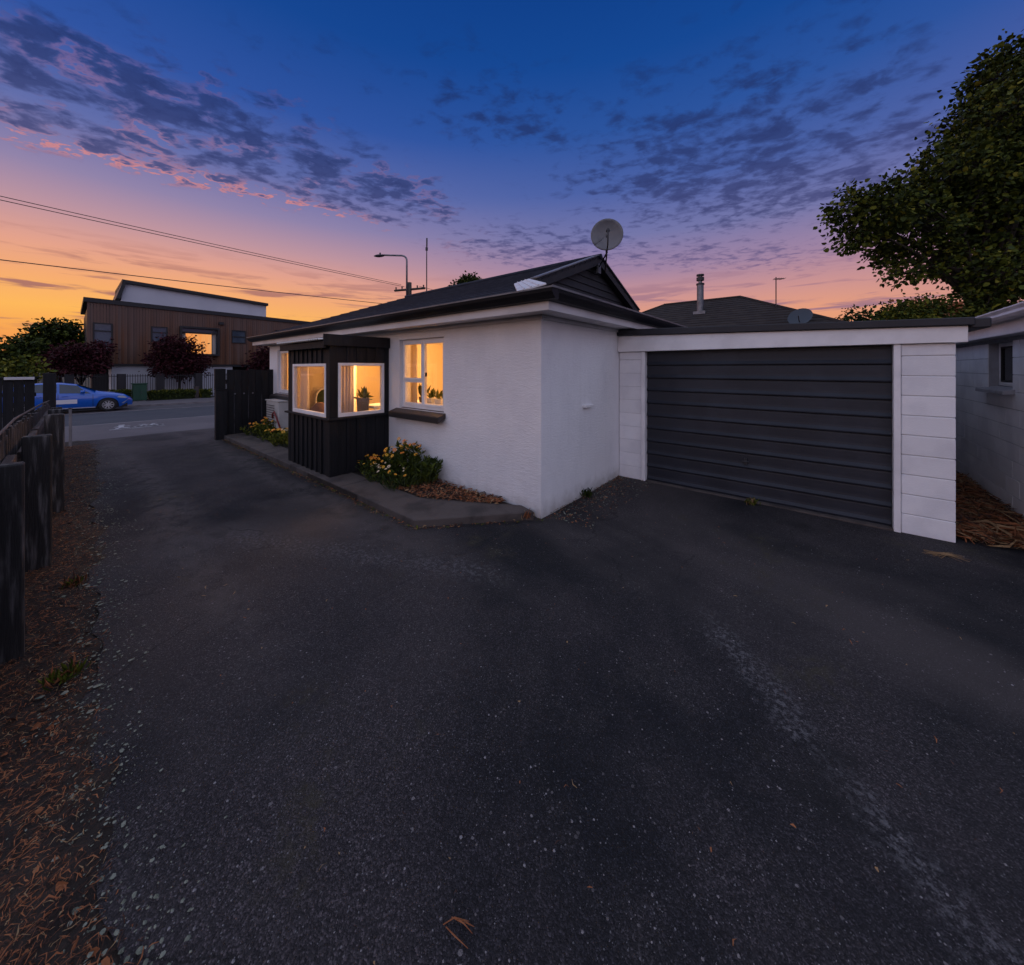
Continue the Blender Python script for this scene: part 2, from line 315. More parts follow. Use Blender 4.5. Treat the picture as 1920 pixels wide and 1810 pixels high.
M['potwhite'] = pmat('white_planter', (0.7, 0.66, 0.6), None, rough=0.5)
M['sofa'] = pmat('brown_cushion', (0.16, 0.08, 0.05), (0.20, 0.10, 0.06), 6, 0.9)
M['stem'] = pmat('green_stem', (0.06, 0.08, 0.03), None, rough=0.7)
M['leaf_a'] = pmat('leaf_green_dark', (0.024, 0.040, 0.005), (0.040, 0.058, 0.007), 3, 0.7, spec=0.2)
M['leaf_b'] = pmat('leaf_green_mid', (0.062, 0.085, 0.008), (0.100, 0.115, 0.010), 3, 0.7, spec=0.2)
M['leaf_c'] = pmat('leaf_green_deep', (0.011, 0.019, 0.004), (0.019, 0.028, 0.005), 3, 0.7, spec=0.2)
M['leaf_y'] = pmat('leaf_yellow_green', (0.14, 0.15, 0.014), (0.20, 0.18, 0.018), 3, 0.7, spec=0.2)
M['red_a'] = pmat('maple_red_dark', (0.026, 0.005, 0.008), (0.040, 0.008, 0.011), 3, 0.7, spec=0.2)
M['red_b'] = pmat('maple_red_mid', (0.050, 0.009, 0.014), (0.075, 0.014, 0.019), 3, 0.7, spec=0.2)
M['bark'] = pmat('dark_bark', (0.030, 0.024, 0.020), (0.055, 0.044, 0.036), 9, 0.9, 0.7, 25, stretch=(3, 3, 0.7))
M['petal_y'] = pmat('petal_yellow', (0.90, 0.48, 0.04), (0.90, 0.36, 0.025), 9, 0.7)
M['petal_c'] = pmat('petal_cream', (0.80, 0.62, 0.40), None, rough=0.7)
M['petal_o'] = pmat('petal_orange', (0.85, 0.27, 0.03), None, rough=0.7)
M['needle_a'] = pmat('dry_needle_brown', (0.22, 0.072, 0.024), (0.31, 0.115, 0.042), 20, 0.85)
M['needle_b'] = pmat('dry_needle_dark', (0.040, 0.016, 0.009), (0.075, 0.030, 0.015), 20, 0.9)
M['needle_c'] = pmat('dry_needle_straw', (0.30, 0.19, 0.09), (0.22, 0.13, 0.06), 20, 0.8)
M['lichen'] = pmat('grey_lichen', (0.22, 0.235, 0.185), (0.11, 0.125, 0.092), 30, 0.95)
M['stone'] = pmat('pale_chip', (0.24, 0.23, 0.24), (0.12, 0.11, 0.11), 50, 0.8)
M['steel'] = pmat('galvanised_steel', (0.20, 0.21, 0.24), (0.14, 0.15, 0.17), 5, 0.45, metallic=0.6)
M['dark_steel'] = pmat('dark_steel', (0.04, 0.04, 0.045), None, rough=0.5, metallic=0.3)
M['dish'] = pmat('grey_dish_paint', (0.17, 0.175, 0.19), (0.13, 0.135, 0.15), 4, 0.55)
M['dish_dark'] = pmat('dark_dish_paint', (0.03, 0.045, 0.065), None, rough=0.5)
M['panel_white'] = pmat('pale_flashing_sheet', (0.66, 0.65, 0.68), (0.55, 0.54, 0.57), 4, 0.5)
M['wire'] = pmat('wire_black', (0.03, 0.028, 0.03), None, rough=0.6)
M['polewood'] = pmat('pole_timber', (0.05, 0.042, 0.036), (0.08, 0.066, 0.056), 5, 0.9, 0.4, 20, stretch=(5, 5, 0.6))
M['cedar'] = None
M['render_white'] = pmat('pale_render', (0.58, 0.59, 0.64), (0.54, 0.55, 0.60), 0.6, 0.8)
M['black_trim'] = pmat('black_trim', (0.008, 0.008, 0.011), None, rough=0.5)
M['roof_brown'] = pmat('brown_metal_tile', (0.030, 0.025, 0.024), (0.042, 0.035, 0.032), 3, 0.85, 0.3, 40, spec=0.2)
M['green_box'] = pmat('green_cabinet_paint', (0.006, 0.050, 0.026), (0.008, 0.060, 0.030), 2, 0.5)
M['car_blue'] = pmat('blue_car_paint', (0.001, 0.105, 0.52), None, rough=0.28, spec=0.6, coat=0.8)
M['tyre'] = pmat('tyre_rubber', (0.012, 0.012, 0.013), None, rough=0.8)
M['rim'] = pmat('alloy_rim', (0.55, 0.55, 0.57), None, rough=0.35, metallic=0.7)
M['car_glass'] = pmat('car_glass', (0.025, 0.035, 0.05), None, rough=0.05, spec=0.8)
M['black_plastic'] = pmat('black_plastic', (0.010, 0.010, 0.012), None, rough=0.5)
M['lens'] = pmat('headlight_lens', (0.5, 0.55, 0.58), None, rough=0.1, spec=0.8)
M['white_plain'] = pmat('white_sticker', (0.72, 0.70, 0.72), None, rough=0.5)
M['unit_grey'] = pmat('heat_pump_enamel', (0.50, 0.49, 0.47), (0.44, 0.43, 0.41), 3, 0.5)
M['hose_red'] = pmat('red_hose', (0.20, 0.03, 0.03), None, rough=0.5)
M['clear_sheet'] = pmat('clear_corrugated', (0.62, 0.60, 0.58), None, rough=0.3)
M['hill'] = pmat('far_hill', (0.055, 0.070, 0.085), (0.045, 0.060, 0.070), 0.02, 1.0)
M['lit_curtain'] = None

def cedar():
    m, k, out = new_mat('cedar_cladding')
    p = k.node('ShaderNodeBsdfPrincipled'); k.l.new(p.outputs[0], out.inputs[0])
    pos = k.node('ShaderNodeNewGeometry').outputs['Position']
    sp = k.node('ShaderNodeSeparateXYZ'); k.l.new(pos, sp.inputs[0])
    idx = k.m('FLOOR', k.m('DIVIDE', sp.outputs[1], 0.14)); wn = k.node('ShaderNodeTexWhiteNoise', noise_dimensions='1D'); k.l.new(idx, wn.inputs['W'])
    col = k.ramp(wn.outputs['Value'], [(0, (0.075, 0.030, 0.014, 1)), (0.4, (0.13, 0.050, 0.021, 1)), (0.7, (0.165, 0.070, 0.033, 1)), (1, (0.125, 0.075, 0.055, 1))])
    grey = k.rng(k.m('ADD', k.m('MULTIPLY', sp.outputs[2], 0.12), k.noise(k.mapping(pos, (1, 1.2, 0.25)), 0.9, 4)), 0.75, 1.15)   # upper boards silvered by weather
    col = k.mix(k.m('MULTIPLY', grey, 0.6), col, (0.13, 0.088, 0.076, 1))
    k.set(p.inputs['Base Color'], col); p.inputs['Roughness'].default_value = 0.75
    return m
M['cedar'] = cedar()
def litcurtain():
    m, k, out = new_mat('lit_curtain'); e = k.node('ShaderNodeEmission')
    pos = k.node('ShaderNodeNewGeometry').outputs['Position']
    f = k.noise(k.mapping(pos, (1, 5, 0.25)), 1.5, 3)
    k.set(e.inputs[0], k.mix(k.rng(f, 0.35, 0.65), (1.0, 0.33, 0.08, 1), (1.0, 0.44, 0.15, 1))); e.inputs[1].default_value = 0.85
    k.l.new(e.outputs[0], out.inputs[0]); return m
M['lit_curtain'] = litcurtain()

# ------------------------------------------------------------------ object helpers
ORG = {}
def link(o, parent=None):
    COL.objects.link(o)
    if parent is not None: o.parent = parent
    return o
def props(o, label=None, cat=None, group=None, kind=None):
    if label: o['label'] = label
    if cat: o['category'] = cat
    if group: o['group'] = group
    if kind: o['kind'] = kind
    return o
def thing(name, label, cat, loc=(0, 0, 0), group=None, rotz=0.0, local=False):
    o = bpy.data.objects.new(name, None); o.empty_display_size = 0.2; link(o)
    o.location = loc; o.rotation_euler = (0, 0, rotz); ORG[o.name] = Vector((0, 0, 0)) if local else Vector(loc)
    return props(o, label, cat, group)
def org_of(p):
    while p is not None:
        if p.name in ORG: return ORG[p.name]
        p = p.parent
    return Vector((0, 0, 0))
class MB:
    def __init__(s): s.v = []; s.f = []; s.mi = []
    def add(s, vs, fs, m=0):
        b = len(s.v); s.v += [tuple(p) for p in vs]; s.f += [tuple(i+b for i in f) for f in fs]; s.mi += [m]*len(fs); return s
    def box(s, x0, x1, y0, y1, z0, z1, m=0):
        return s.add([(x0, y0, z0), (x1, y0, z0), (x1, y1, z0), (x0, y1, z0), (x0, y0, z1), (x1, y0, z1), (x1, y1, z1), (x0, y1, z1)],
                     [(0, 3, 2, 1), (4, 5, 6, 7), (0, 1, 5, 4), (1, 2, 6, 5), (2, 3, 7, 6), (3, 0, 4, 7)], m)
    def extrude(s, poly, vec, m=0, cap=True):
        n = len(poly); vec = Vector(vec); a = [Vector(p) for p in poly]; b = [p+vec for p in a]
        fs = [(i, (i+1) % n, n+(i+1) % n, n+i) for i in range(n)]
        if cap: fs += [tuple(range(n))[::-1], tuple(range(n, 2*n))]
        return s.add(a+b, fs, m)
    def quad(s, a, b, c, d, m=0): return s.add([a, b, c, d], [(0, 1, 2, 3)], m)
    def tube(s, pts, rad, n=8, m=0, cap=True):
        pts = [Vector(p) for p in pts]
        if not hasattr(rad, '__len__'): rad = [rad]*len(pts)
        base = len(s.v); up = Vector((0, 0, 1)); prev = None
        for i, p in enumerate(pts):
            t = (pts[min(i+1, len(pts)-1)]-pts[max(i-1, 0)]).normalized()
            if prev is None:
                a = t.cross(up)
                if a.length < 1e-3: a = t.cross(Vector((1, 0, 0)))
                a.normalize()
            else:
                a = (prev-t*prev.dot(t)).normalized()
            prev = a; b = t.cross(a)
            for j in range(n):
                an = 2*math.pi*j/n; s.v.append(tuple(p+(a*math.cos(an)+b*math.sin(an))*rad[i]))
        for i in range(len(pts)-1):
            for j in range(n):
                s.f.append((base+i*n+j, base+i*n+(j+1) % n, base+(i+1)*n+(j+1) % n, base+(i+1)*n+j)); s.mi.append(m)
        if cap:
            s.f.append(tuple(base+j for j in range(n))[::-1]); s.mi.append(m)
            e = base+(len(pts)-1)*n; s.f.append(tuple(e+j for j in range(n))); s.mi.append(m)
        return s
    def grid(s, rows, m=0):
        b = len(s.v); w = len(rows[0])
        for r in rows: s.v += [tuple(p) for p in r]
        for i in range(len(rows)-1):
            for j in range(w-1):
                s.f.append((b+i*w+j, b+i*w+j+1, b+(i+1)*w+j+1, b+(i+1)*w+j)); s.mi.append(m)
        return s
    def build(s, name, mats, parent=None, smooth=False, bevel=0.0, label=None, cat=None, group=None, kind=None, base=None, seg=1, fix=True):
        if not isinstance(mats, (list, tuple)): mats = [mats]
        o0 = org_of(parent)
        if parent is None:
            a = np.array(s.v); o0 = Vector(((a[:, 0].min()+a[:, 0].max())/2, (a[:, 1].min()+a[:, 1].max())/2, a[:, 2].min())) if base is None else Vector(base)
        me = bpy.data.meshes.new(name)
        me.from_pydata([(x-o0.x, y-o0.y, z-o0.z) for x, y, z in s.v], [], s.f)
        for mm in mats: me.materials.append(mm)
        if len(mats) > 1: me.polygons.foreach_set('material_index', s.mi)
        if fix and len(s.f) < 20000:
            bm = bmesh.new(); bm.from_mesh(me); bmesh.ops.recalc_face_normals(bm, faces=bm.faces); bm.to_mesh(me); bm.free()
        if smooth: me.polygons.foreach_set('use_smooth', [True]*len(me.polygons))
        me.update()
        o = bpy.data.objects.new(name, me); link(o, parent)
        if parent is None: o.location = o0; ORG[o.name] = o0
        if bevel:
            md = o.modifiers.new('edge', 'BEVEL'); md.width = bevel; md.segments = seg; md.limit_method = 'ANGLE'
        return props(o, label, cat, group, kind)
def box(name, x0, x1, y0, y1, z0, z1, mat, parent=None, bevel=0.0, **kw):
    return MB().box(x0, x1, y0, y1, z0, z1).build(name, mat, parent, bevel=bevel, **kw)
def inst(o, parent, loc):
    c = bpy.data.objects.new(o.name.split('.')[0], o.data); link(c, parent); c.location = loc
    for md in o.modifiers:
        n = c.modifiers.new(md.name, md.type); n.width = md.width; n.segments = md.segments; n.limit_method = md.limit_method
    return c
def wall_holes(mb, axis, c0, c1, u0, u1, z0, z1, holes, m=0):
    # a slab from c0 to c1 across 'axis' (0: normal along X, 1: along Y), running u0..u1, with rectangular holes (ua, ub, za, zb)
    us = sorted({u0, u1, *[h[0] for h in holes], *[h[1] for h in holes]}); zs = sorted({z0, z1, *[h[2] for h in holes], *[h[3] for h in holes]})
    us = [u for u in us if u0 <= u <= u1]; zs = [z for z in zs if z0 <= z <= z1]
    P = lambda c, u, z: (c, u, z) if axis == 0 else (u, c, z)
    solid = lambda i, j: 0 <= i < len(us)-1 and 0 <= j < len(zs)-1 and not any(h[0] <= (us[i]+us[i+1])/2 <= h[1] and h[2] <= (zs[j]+zs[j+1])/2 <= h[3] for h in holes)
    for i in range(len(us)-1):
        for j in range(len(zs)-1):
            if not solid(i, j): continue
            a, b, c, d = us[i], us[i+1], zs[j], zs[j+1]
            for cc in (c0, c1): mb.quad(P(cc, a, c), P(cc, b, c), P(cc, b, d), P(cc, a, d), m)
            if not solid(i-1, j): mb.quad(P(c0, a, c), P(c1, a, c), P(c1, a, d), P(c0, a, d), m)
            if not solid(i+1, j): mb.quad(P(c0, b, c), P(c1, b, c), P(c1, b, d), P(c0, b, d), m)
            if not solid(i, j-1): mb.quad(P(c0, a, c), P(c0, b, c), P(c1, b, c), P(c1, a, c), m)
            if not solid(i, j+1): mb.quad(P(c0, a, d), P(c0, b, d), P(c1, b, d), P(c1, a, d), m)
    return mb
def frame_rect(mb, axis, c0, c1, u0, u1, z0, z1, t, m=0, tb=None):
    tb = tb or t
    B = (lambda a, b, c, d: mb.box(c0, c1, a, b, c, d, m)) if axis == 0 else (lambda a, b, c, d: mb.box(a, b, c0, c1, c, d, m))
    B(u0, u1, z0, z0+tb); B(u0, u1, z1-t, z1); B(u0, u0+t, z0+tb, z1-t); B(u1-t, u1, z0+tb, z1-t); return mb

# ------------------------------------------------------------------ the setting
XE, YF, YG = -2.36, 3.35, 5.42            # house end wall, house side wall, garage face
def gz(x):                                 # the drive falls from the gate to the street
    return 0.0 if x > -10.9 else (-0.40 if x < -16.0 else -0.40*(-10.9-x)/5.1)
def sheet(name, xs, y0f, y1f, zf, mat, ny=2):
    rows = []
    for x in xs:
        a, b = y0f(x), y1f(x); rows.append([(x, a+(b-a)*j/(ny-1), zf(x, a+(b-a)*j/(ny-1))) for j in range(ny)])
    o = MB().grid(rows).build(name, mat, kind='structure', fix=False, base=(0, 0, 0)); return o
C_ = lambda v: (lambda x: v)
def ground_z(x):
    if x > -10.9: return -0.03
    if x > -16.0: return gz(x)-0.03
    if x > -34: return -0.62
    return -0.56
xs = [-3000, -400, -60, -34.01, -34, -16.01, -16, -15, -14, -13, -12, -10.9, -5, 0, 10, 60, 400, 3000]
sheet('ground', xs, C_(-3000), C_(3000), lambda x, y: ground_z(x), M['land'])
# driveway: ragged left edge, laid 6 mm proud of the verge
dx = [x for x in np.arange(-16.0, 6.01, 0.08)]
def edge_y(x):
    e = 0.02+0.033*min(max(-x-1.0, 0), 10)+0.022*math.sin(x*3.1)+0.022*math.sin(x*7.7+1)+0.014*math.sin(x*17+2)
    if x > -0.5: e -= 3.0*min(max((x+0.5)/2.5, 0), 1)**1.2
    return e
sheet('driveway', dx, edge_y, lambda x: 4.6 if x < -10.9 else 2.6 if x < -3.5 else 3.4 if x < -2.44 else 5.75 if x < 1.2 else 5.62, lambda x, y: gz(x)+0.008+0.012*math.sin(x*0.9+y*1.7)*min(1, max(0, (y-0.5))), M['asphalt'], 14)
vx = [x for x in np.arange(-16.0, 2.0, 0.05)]
def soil_z(x, y):
    e = edge_y(x); n = 0.010*math.sin(x*2.3+y*5)+0.008*math.sin(x*9+y*13)+0.006*math.sin(x*23+y*31)
    return gz(x)+(0.014+n*0.9 if y < e-0.06 else 0.014+n*0.9-0.16*(y-e+0.06)) if y > -2.5 else gz(x)
ys_ = list(np.linspace(-9, -2.6, 8))+list(np.linspace(-2.5, -0.4, 22))
rows = []
for x in vx:
    e = edge_y(x); rows.append([(x, y, soil_z(x, y)) for y in ys_+[-0.3+(e+0.16+0.3)*q/26 for q in range(27)]])
MB().grid(rows).build('verge_soil', M['soil'], kind='structure', fix=False, base=(0, 0, 0))
MB().box(1.0, 1.74, 5.62, 12, -0.02, 0.012).build('side_passage', M['soil'], kind='structure')
# street
sheet('footpath', [-20.18, -16.0], C_(-120), C_(160), lambda x, y: -0.40+0.004, M['footpath'])
MB().box(-20.32, -20.18, -120, 160, -0.6, -0.392).build('kerb', M['kerb'], kind='structure')
sheet('road', [-26.7, -20.32], C_(-200), C_(240), lambda x, y: -0.50, M['road'])
sheet('parking_lane', [-29.2, -26.7], C_(-200), C_(240), lambda x, y: -0.496, M['lane'])
MB().box(-26.78, -26.66, -120, 160, -0.55, -0.488).build('channel', M['kerb'], kind='structure')
MB().box(-29.34, -29.2, -120, 160, -0.6, -0.392).build('kerb', M['kerb'], kind='structure')
sheet('footpath', [-33.4, -29.34], C_(-120), C_(160), lambda x, y: -0.396, M['footpath'])
# far hills
mb = MB(); rows = [[], []]
for i in range(90):
    an = R(20+i*3.2); r = 900; h = 30+26*math.sin(i*0.7)+14*math.sin(i*1.9+1); p = Vector((-math.sin(an)*r, math.cos(an)*r, 0))
    rows[0].append((p.x, p.y, -5)); rows[1].append((p.x*1.15, p.y*1.15, max(h, 16)))
mb.grid(rows); mb.build('hills', M['hill'], kind='structure', fix=False, base=(0, 0, 0))

# shared path symbol painted on the footpath (a walker and a bicycle over a line)
def stroke(mb, pts, w, z):
    for (a, b) in zip(pts[:-1], pts[1:]):
        a, b = Vector(a), Vector(b); d = (b-a).normalized()*w*0.5; nrm = Vector((-d.y, d.x))
        mb.add([(p.x, p.y, z) for p in (a-d+nrm, a-d-nrm, b+d-nrm, b+d+nrm)], [(0, 1, 2, 3)])
root = thing('painted_path_symbol', 'white walker and bicycle symbol painted on the footpath by the road', 'road marking', (-18.6, 1.5, -0.39))
Zm = -0.388
T = lambda u, v: (-18.05-v, 0.95+u)             # u along the kerb, v away from the gate
def ring(cx, cy, r, n=12): return [T(cx+r*math.cos(2*math.pi*i/n), cy+r*math.sin(2*math.pi*i/n)*1.25) for i in range(n+1)]
mb = MB()
stroke(mb, [T(0.22, 0.62), T(0.24, 1.0)], 0.13, Zm); stroke(mb, [T(0.22, 0.62), T(0.08, 0.25)], 0.09, Zm+0.001); stroke(mb, [T(0.22, 0.62), T(0.36, 0.28)], 0.09, Zm+0.002)
stroke(mb, [T(0.24, 0.98), T(0.08, 0.72)], 0.07, Zm+0.003); stroke(mb, [T(0.24, 0.98), T(0.42, 0.76)], 0.07, Zm+0.004); stroke(mb, [T(0.26, 1.16), T(0.27, 1.26)], 0.15, Zm+0.005)
mb.build('walker', M['road_paint'], root, fix=False)
mb = MB(); stroke(mb, ring(0.68, 0.45, 0.15), 0.05, Zm); stroke(mb, ring(1.12, 0.45, 0.15), 0.05, Zm+0.001)
stroke(mb, [T(0.68, 0.45), T(0.78, 0.85), T(1.05, 0.85), T(0.90, 0.45), T(0.78, 0.85)], 0.05, Zm+0.002); stroke(mb, [T(1.12, 0.45), T(1.02, 1.0), T(1.14, 1.02)], 0.05, Zm+0.003)
stroke(mb, [T(0.70, 0.98), T(0.84, 0.98)], 0.06, Zm+0.004); mb.build('bicycle', M['road_paint'], root, fix=False)
mb = MB(); stroke(mb, [T(-0.05, 0.06), T(1.22, 0.06)], 0.08, Zm); mb.build('line', M['road_paint'], root, fix=False)

# ------------------------------------------------------------------ house
XL = -11.0; YB = 8.27; ZS = 2.27; EZ = 2.46; OV = 0.30; PIT = 0.40
house = thing('house', 'white roughcast bungalow with dark gabled roof and lit windows', 'house', (XE, YF, 0))
wA = (-5.10, -4.02, 1.05, 2.12); wC = (-10.45, -9.25, 1.05, 2.12); bayX0, bayX1, bayY = -6.97, -5.40, 2.40
mb = MB(); wall_holes(mb, 1, YF, YF+0.2, XL, XE, 0.0, ZS+0.1, [wA, wC, (bayX0+0.08, bayX1-0.08, 0.32, 2.05)])
mb.build('wall', M['stucco'], house, fix=False)
mb = MB(); mb.box(XE-0.2, XE, YF+0.2, YB, 0.0, ZS+0.1); mb.build('wall', M['stucco'], house)
mb = MB(); mb.box(XL, XL+0.2, YF+0.2, YB, 0.0, ZS+0.1); mb.build('wall', M['stucco'], house)
mb = MB(); mb.box(XL+0.2, XE-0.2, YB-0.2, YB, 0.0, ZS+0.1); mb.build('wall', M['stucco'], house)
# inside: floor, ceiling, lining and a partition, so the rooms behind the panes are real
box('floor', XL+0.2, XE-0.2, YF+0.2, YB-0.2, 0.22, 0.30, M['inner_floor'], house)
box('ceiling', XL+0.2, XE-0.2, YF+0.2, YB-0.2, 2.24, 2.30, M['inner_ceiling'], house)
box('inner_wall', -10.75, -3.2, 6.4, 6.5, 0.30, 2.24, M['inner_wall'], house)
box('inner_wall', -3.3, -3.2, YF+0.2, 6.4, 0.30, 2.24, M['inner_wall'], house)
box('inner_wall', -10.75, -10.68, YF+0.2, 6.4, 0.30, 2.24, M['inner_wall'], house)
mb = MB(); wall_holes(mb, 1, YF+0.2, YF+0.22, -10.68, -3.3, 0.30, 2.24, [wA, wC, (bayX0+0.08, bayX1-0.08, 0.30, 2.05)]); mb.build('inner_wall', M['inner_wall'], house, fix=False)
box('inner_wall', -7.15, -7.08, 5.0, 6.4, 0.30, 2.24, M['inner_wall'], house)
# a door leaf and skirting seen through the panes
box('inner_door', -4.55, -3.85, 6.36, 6.398, 0.30, 2.02, M['white_paint'], house, bevel=0.004)

# roof: hip with a small gable over the end wall
ex0, ex1, ey0, ey1 = XL-OV, XE+OV, YF-OV, YB+OV
ym = (ey0+ey1)/2; half = ym-ey0; RZ = EZ+PIT*half; GX = -3.0; hb = (ex1-GX)
gy0, gy1 = ey0+hb, ey1-hb; gzb = EZ+PIT*hb
def roof_slope(side):
    # stepped courses of pressed metal tile, clipped to the hip at both ends
    mb = MB(); n = 16
    sy = (lambda t: ey0+(ym-ey0)*t) if side < 0 else (lambda t: ey1-(ey1-ym)*t)
    for i in range(n):
        t0, t1 = i/n, (i+1)/n
        def ends(t):
            w = half*t
            xr = ex1-w if w < hb else GX+0.14
            return ex0+w, xr
        a0, b0 = ends(t0+1e-6); a1, b1 = ends(t1-1e-6)
        z0, z1 = EZ+PIT*half*t0, EZ+PIT*half*t1
        mb.quad((a0, sy(t0), z0+0.022), (b0, sy(t0), z0+0.022), (b1, sy(t1), z1+0.004), (a1, sy(t1), z1+0.004))
        mb.quad((a0, sy(t0), z0), (b0, sy(t0), z0), (b0, sy(t0), z0+0.022), (a0, sy(t0), z0+0.022))
    return mb
rf = roof_slope(-1).build('roof', M['roof'], house, fix=False)
roof_slope(1).build('roof_slope', M['roof'], rf, fix=False)
mb = MB(); n = 6                                                                  # skirt below the gable
for i in range(n):
    t0, t1 = i/n, (i+1)/n; w0, w1 = hb*t0, hb*t1
    mb.quad((ex1-w0, ey0+w0, EZ+PIT*w0+0.022), (ex1-w0, ey1-w0, EZ+PIT*w0+0.022), (ex1-w1, ey1-w1, EZ+PIT*w1+0.004), (ex1-w1, ey0+w1, EZ+PIT*w1+0.004))
    mb.quad((ex1-w0, ey0+w0, EZ+PIT*w0), (ex1-w0, ey1-w0, EZ+PIT*w0), (ex1-w0, ey1-w0, EZ+PIT*w0+0.022), (ex1-w0, ey0+w0, EZ+PIT*w0+0.022))
mb.build('roof_skirt', M['roof'], rf, fix=False)
mb = MB(); mb.add([(ex0, ey0, EZ+0.01), (ex0, ey1, EZ+0.01), (ex0+half, ym, RZ+0.01)], [(0, 1, 2)]); mb.build('roof_hip_end', M['roof'], rf, fix=False)
mb = MB(); mb.tube([(ex0+half, ym, RZ+0.02), (GX+0.16, ym, RZ+0.02)], 0.05, 8); mb.build('ridge_cap', M['roof'], rf, smooth=True)
# gable boards, laid as laps
nb = 6
for i in range(nb):
    za, zb = gzb+(RZ-gzb)*i/nb, gzb+(RZ-gzb)*(i+1)/nb; wa, wb = (RZ-za)/PIT, (RZ-zb)/PIT
    MB().add([(GX+0.022, ym-wa, za), (GX+0.022, ym+wa, za), (GX+0.004, ym+wb, zb), (GX+0.004, ym-wb, zb), (GX-0.02, ym-wa, za), (GX-0.02, ym+wa, za), (GX-0.02, ym+wb, zb), (GX-0.02, ym-wb, zb)],
             [(0, 1, 2, 3), (7, 6, 5, 4), (0, 4, 5, 1), (1, 5, 6, 2), (2, 6, 7, 3), (3, 7, 4, 0)]).build('gable_board', M['gable'], house, fix=False)
for sgn in (-1, 1):
    y_end = ym+sgn*(half-hb)
    p = [(GX+0.03, ym, RZ-0.115), (GX+0.03, ym, RZ+0.035), (GX+0.03, y_end, gzb+0.035), (GX+0.03, y_end, gzb-0.10)]
    MB().extrude(p, (0.10, 0, 0)).build('barge_board', M['gable'], house)
    p = [(GX+0.0, ym, RZ+0.045), (GX+0.0, ym, RZ+0.062), (GX+0.0, y_end, gzb+0.062), (GX+0.0, y_end, gzb+0.045)]
    MB().extrude(p, (0.15, 0, 0)).build('barge_cap', M['gutter_lip'], house)
# pale sheet dressed over the hip corner
def on_front(x, y, h): return (x, y, EZ+PIT*(y-ey0)+h)
fa, fb2, fc, fd = [Vector(on_front(*p)) for p in ((-2.10, 3.07, 0.05), (-2.42, 3.00, 0.03), (-3.12, 3.80, 0.03), (-2.93, 3.88, 0.05))]
mb = MB(); mb.extrude([fa, fb2, fc, fd], (0, 0, 0.016))
for q in (0.25, 0.5, 0.75):
    u0, u1 = fa+(fb2-fa)*q, fd+(fc-fd)*q; mb.tube([u0+Vector((0, 0, 0.016)), u1+Vector((0, 0, 0.016))], 0.010, 6)
hs = mb.build('hip_flashing', M['panel_white'], house)
# gutters, fascia and soffit round the visible sides
def gutter_run(a, b, out):
    a, b, out = Vector(a), Vector(b), Vector(out)
    prof = [(0.0, -0.005), (0.115, -0.005), (0.125, -0.02), (0.118, -0.045), (0.095, -0.075), (0.06, -0.105), (0.0, -0.112)]
    return MB().extrude([a+out*u+Vector((0, 0, z)) for u, z in prof], b-a)
gx1, gyy = ex1+0.0, ey0
gutter_run((ex0, ey0, EZ), (ex1+0.12, ey0, EZ), (0, -1, 0)).build('gutter', M['gutter'], house)
gutter_run((ex1, ey0, EZ-0.002), (ex1, ey1, EZ-0.002), (1, 0, 0)).build('gutter', M['gutter'], house)
box('gutter_lip', ex0, ex1+0.128, ey0-0.128, ey0-0.112, EZ-0.012, EZ+0.004, M['gutter_lip'], house)
box('gutter_lip', ex1+0.112, ex1+0.128, ey0-0.112, ey1, EZ-0.010, EZ+0.012, M['gutter_lip'], house)
box('fascia', ex0, ex1, ey0+0.002, ey0+0.024, ZS-0.01, EZ-0.003, M['fascia'], house)
box('fascia', ex1-0.024, ex1-0.001, ey0+0.024, ey1, ZS-0.01, EZ-0.003, M['fascia'], house)
box('soffit', ex0, ex1-0.026, ey0+0.026, YF-0.002, ZS, ZS+0.012, M['fascia'], house)
box('soffit', XE+0.002, ex1-0.026, YF+0.0, ey1, ZS, ZS+0.012, M['fascia'], house)
# little cream cover strip below the soffit along the wall tops
box('wall_trim', XL, XE+0.0, YF-0.03, YF-0.002, ZS-0.05, ZS-0.002, M['fascia'], house)
box('wall_trim', XE+0.002, XE+0.03, YF-0.03, YB, ZS-0.05, ZS-0.002, M['fascia'], house)
# overflow outlet on the end wall
pv = onX(1100, 761, XE)
mb = MB(); mb.box(XE, XE+0.05, pv.y-0.11, pv.y+0.11, pv.z-0.018, pv.z+0.018); mb.build('wall_outlet', M['white_paint'], house, bevel=0.004)

def casement(parent, wh, sashes):
    x0, x1, z0, z1 = wh
    w = MB(); frame_rect(w, 1, YF+0.06, YF+0.13, x0, x1, z0, z1, 0.045, tb=0.055)
    win = w.build('window', M['white_paint'], parent, bevel=0.004)
    for (a, b, c, d, s) in sashes:
        mb = MB(); frame_rect(mb, 1, YF+0.05-s, YF+0.10-s, a, b, c, d, 0.035); mb.build('sash', M['white_paint'], win, bevel=0.003)
        box('pane', a+0.035, b-0.035, YF+0.077-s, YF+0.081-s, c+0.035, d-0.035, M['glass'], win)
    # splayed tile sill
    mb = MB(); mb.extrude([(x0-0.09, YF+0.06, z0+0.012), (x0-0.09, YF-0.13, z0-0.045), (x0-0.09, YF-0.13, z0-0.13), (x0-0.09, YF-0.11, z0-0.13), (x0-0.09, YF+0.06, z0-0.05)], (x1-x0+0.13, 0, 0))
    sl = mb.build('sill', M['sill'], win, bevel=0.006)
    box('sill_edge', x0-0.095, x1+0.045, YF-0.142, YF-0.131, z0-0.135, z0-0.050, M['sill_dark'], win, bevel=0.004)
    return win
xa, xb, za, zb = wA; xm = xa+0.54
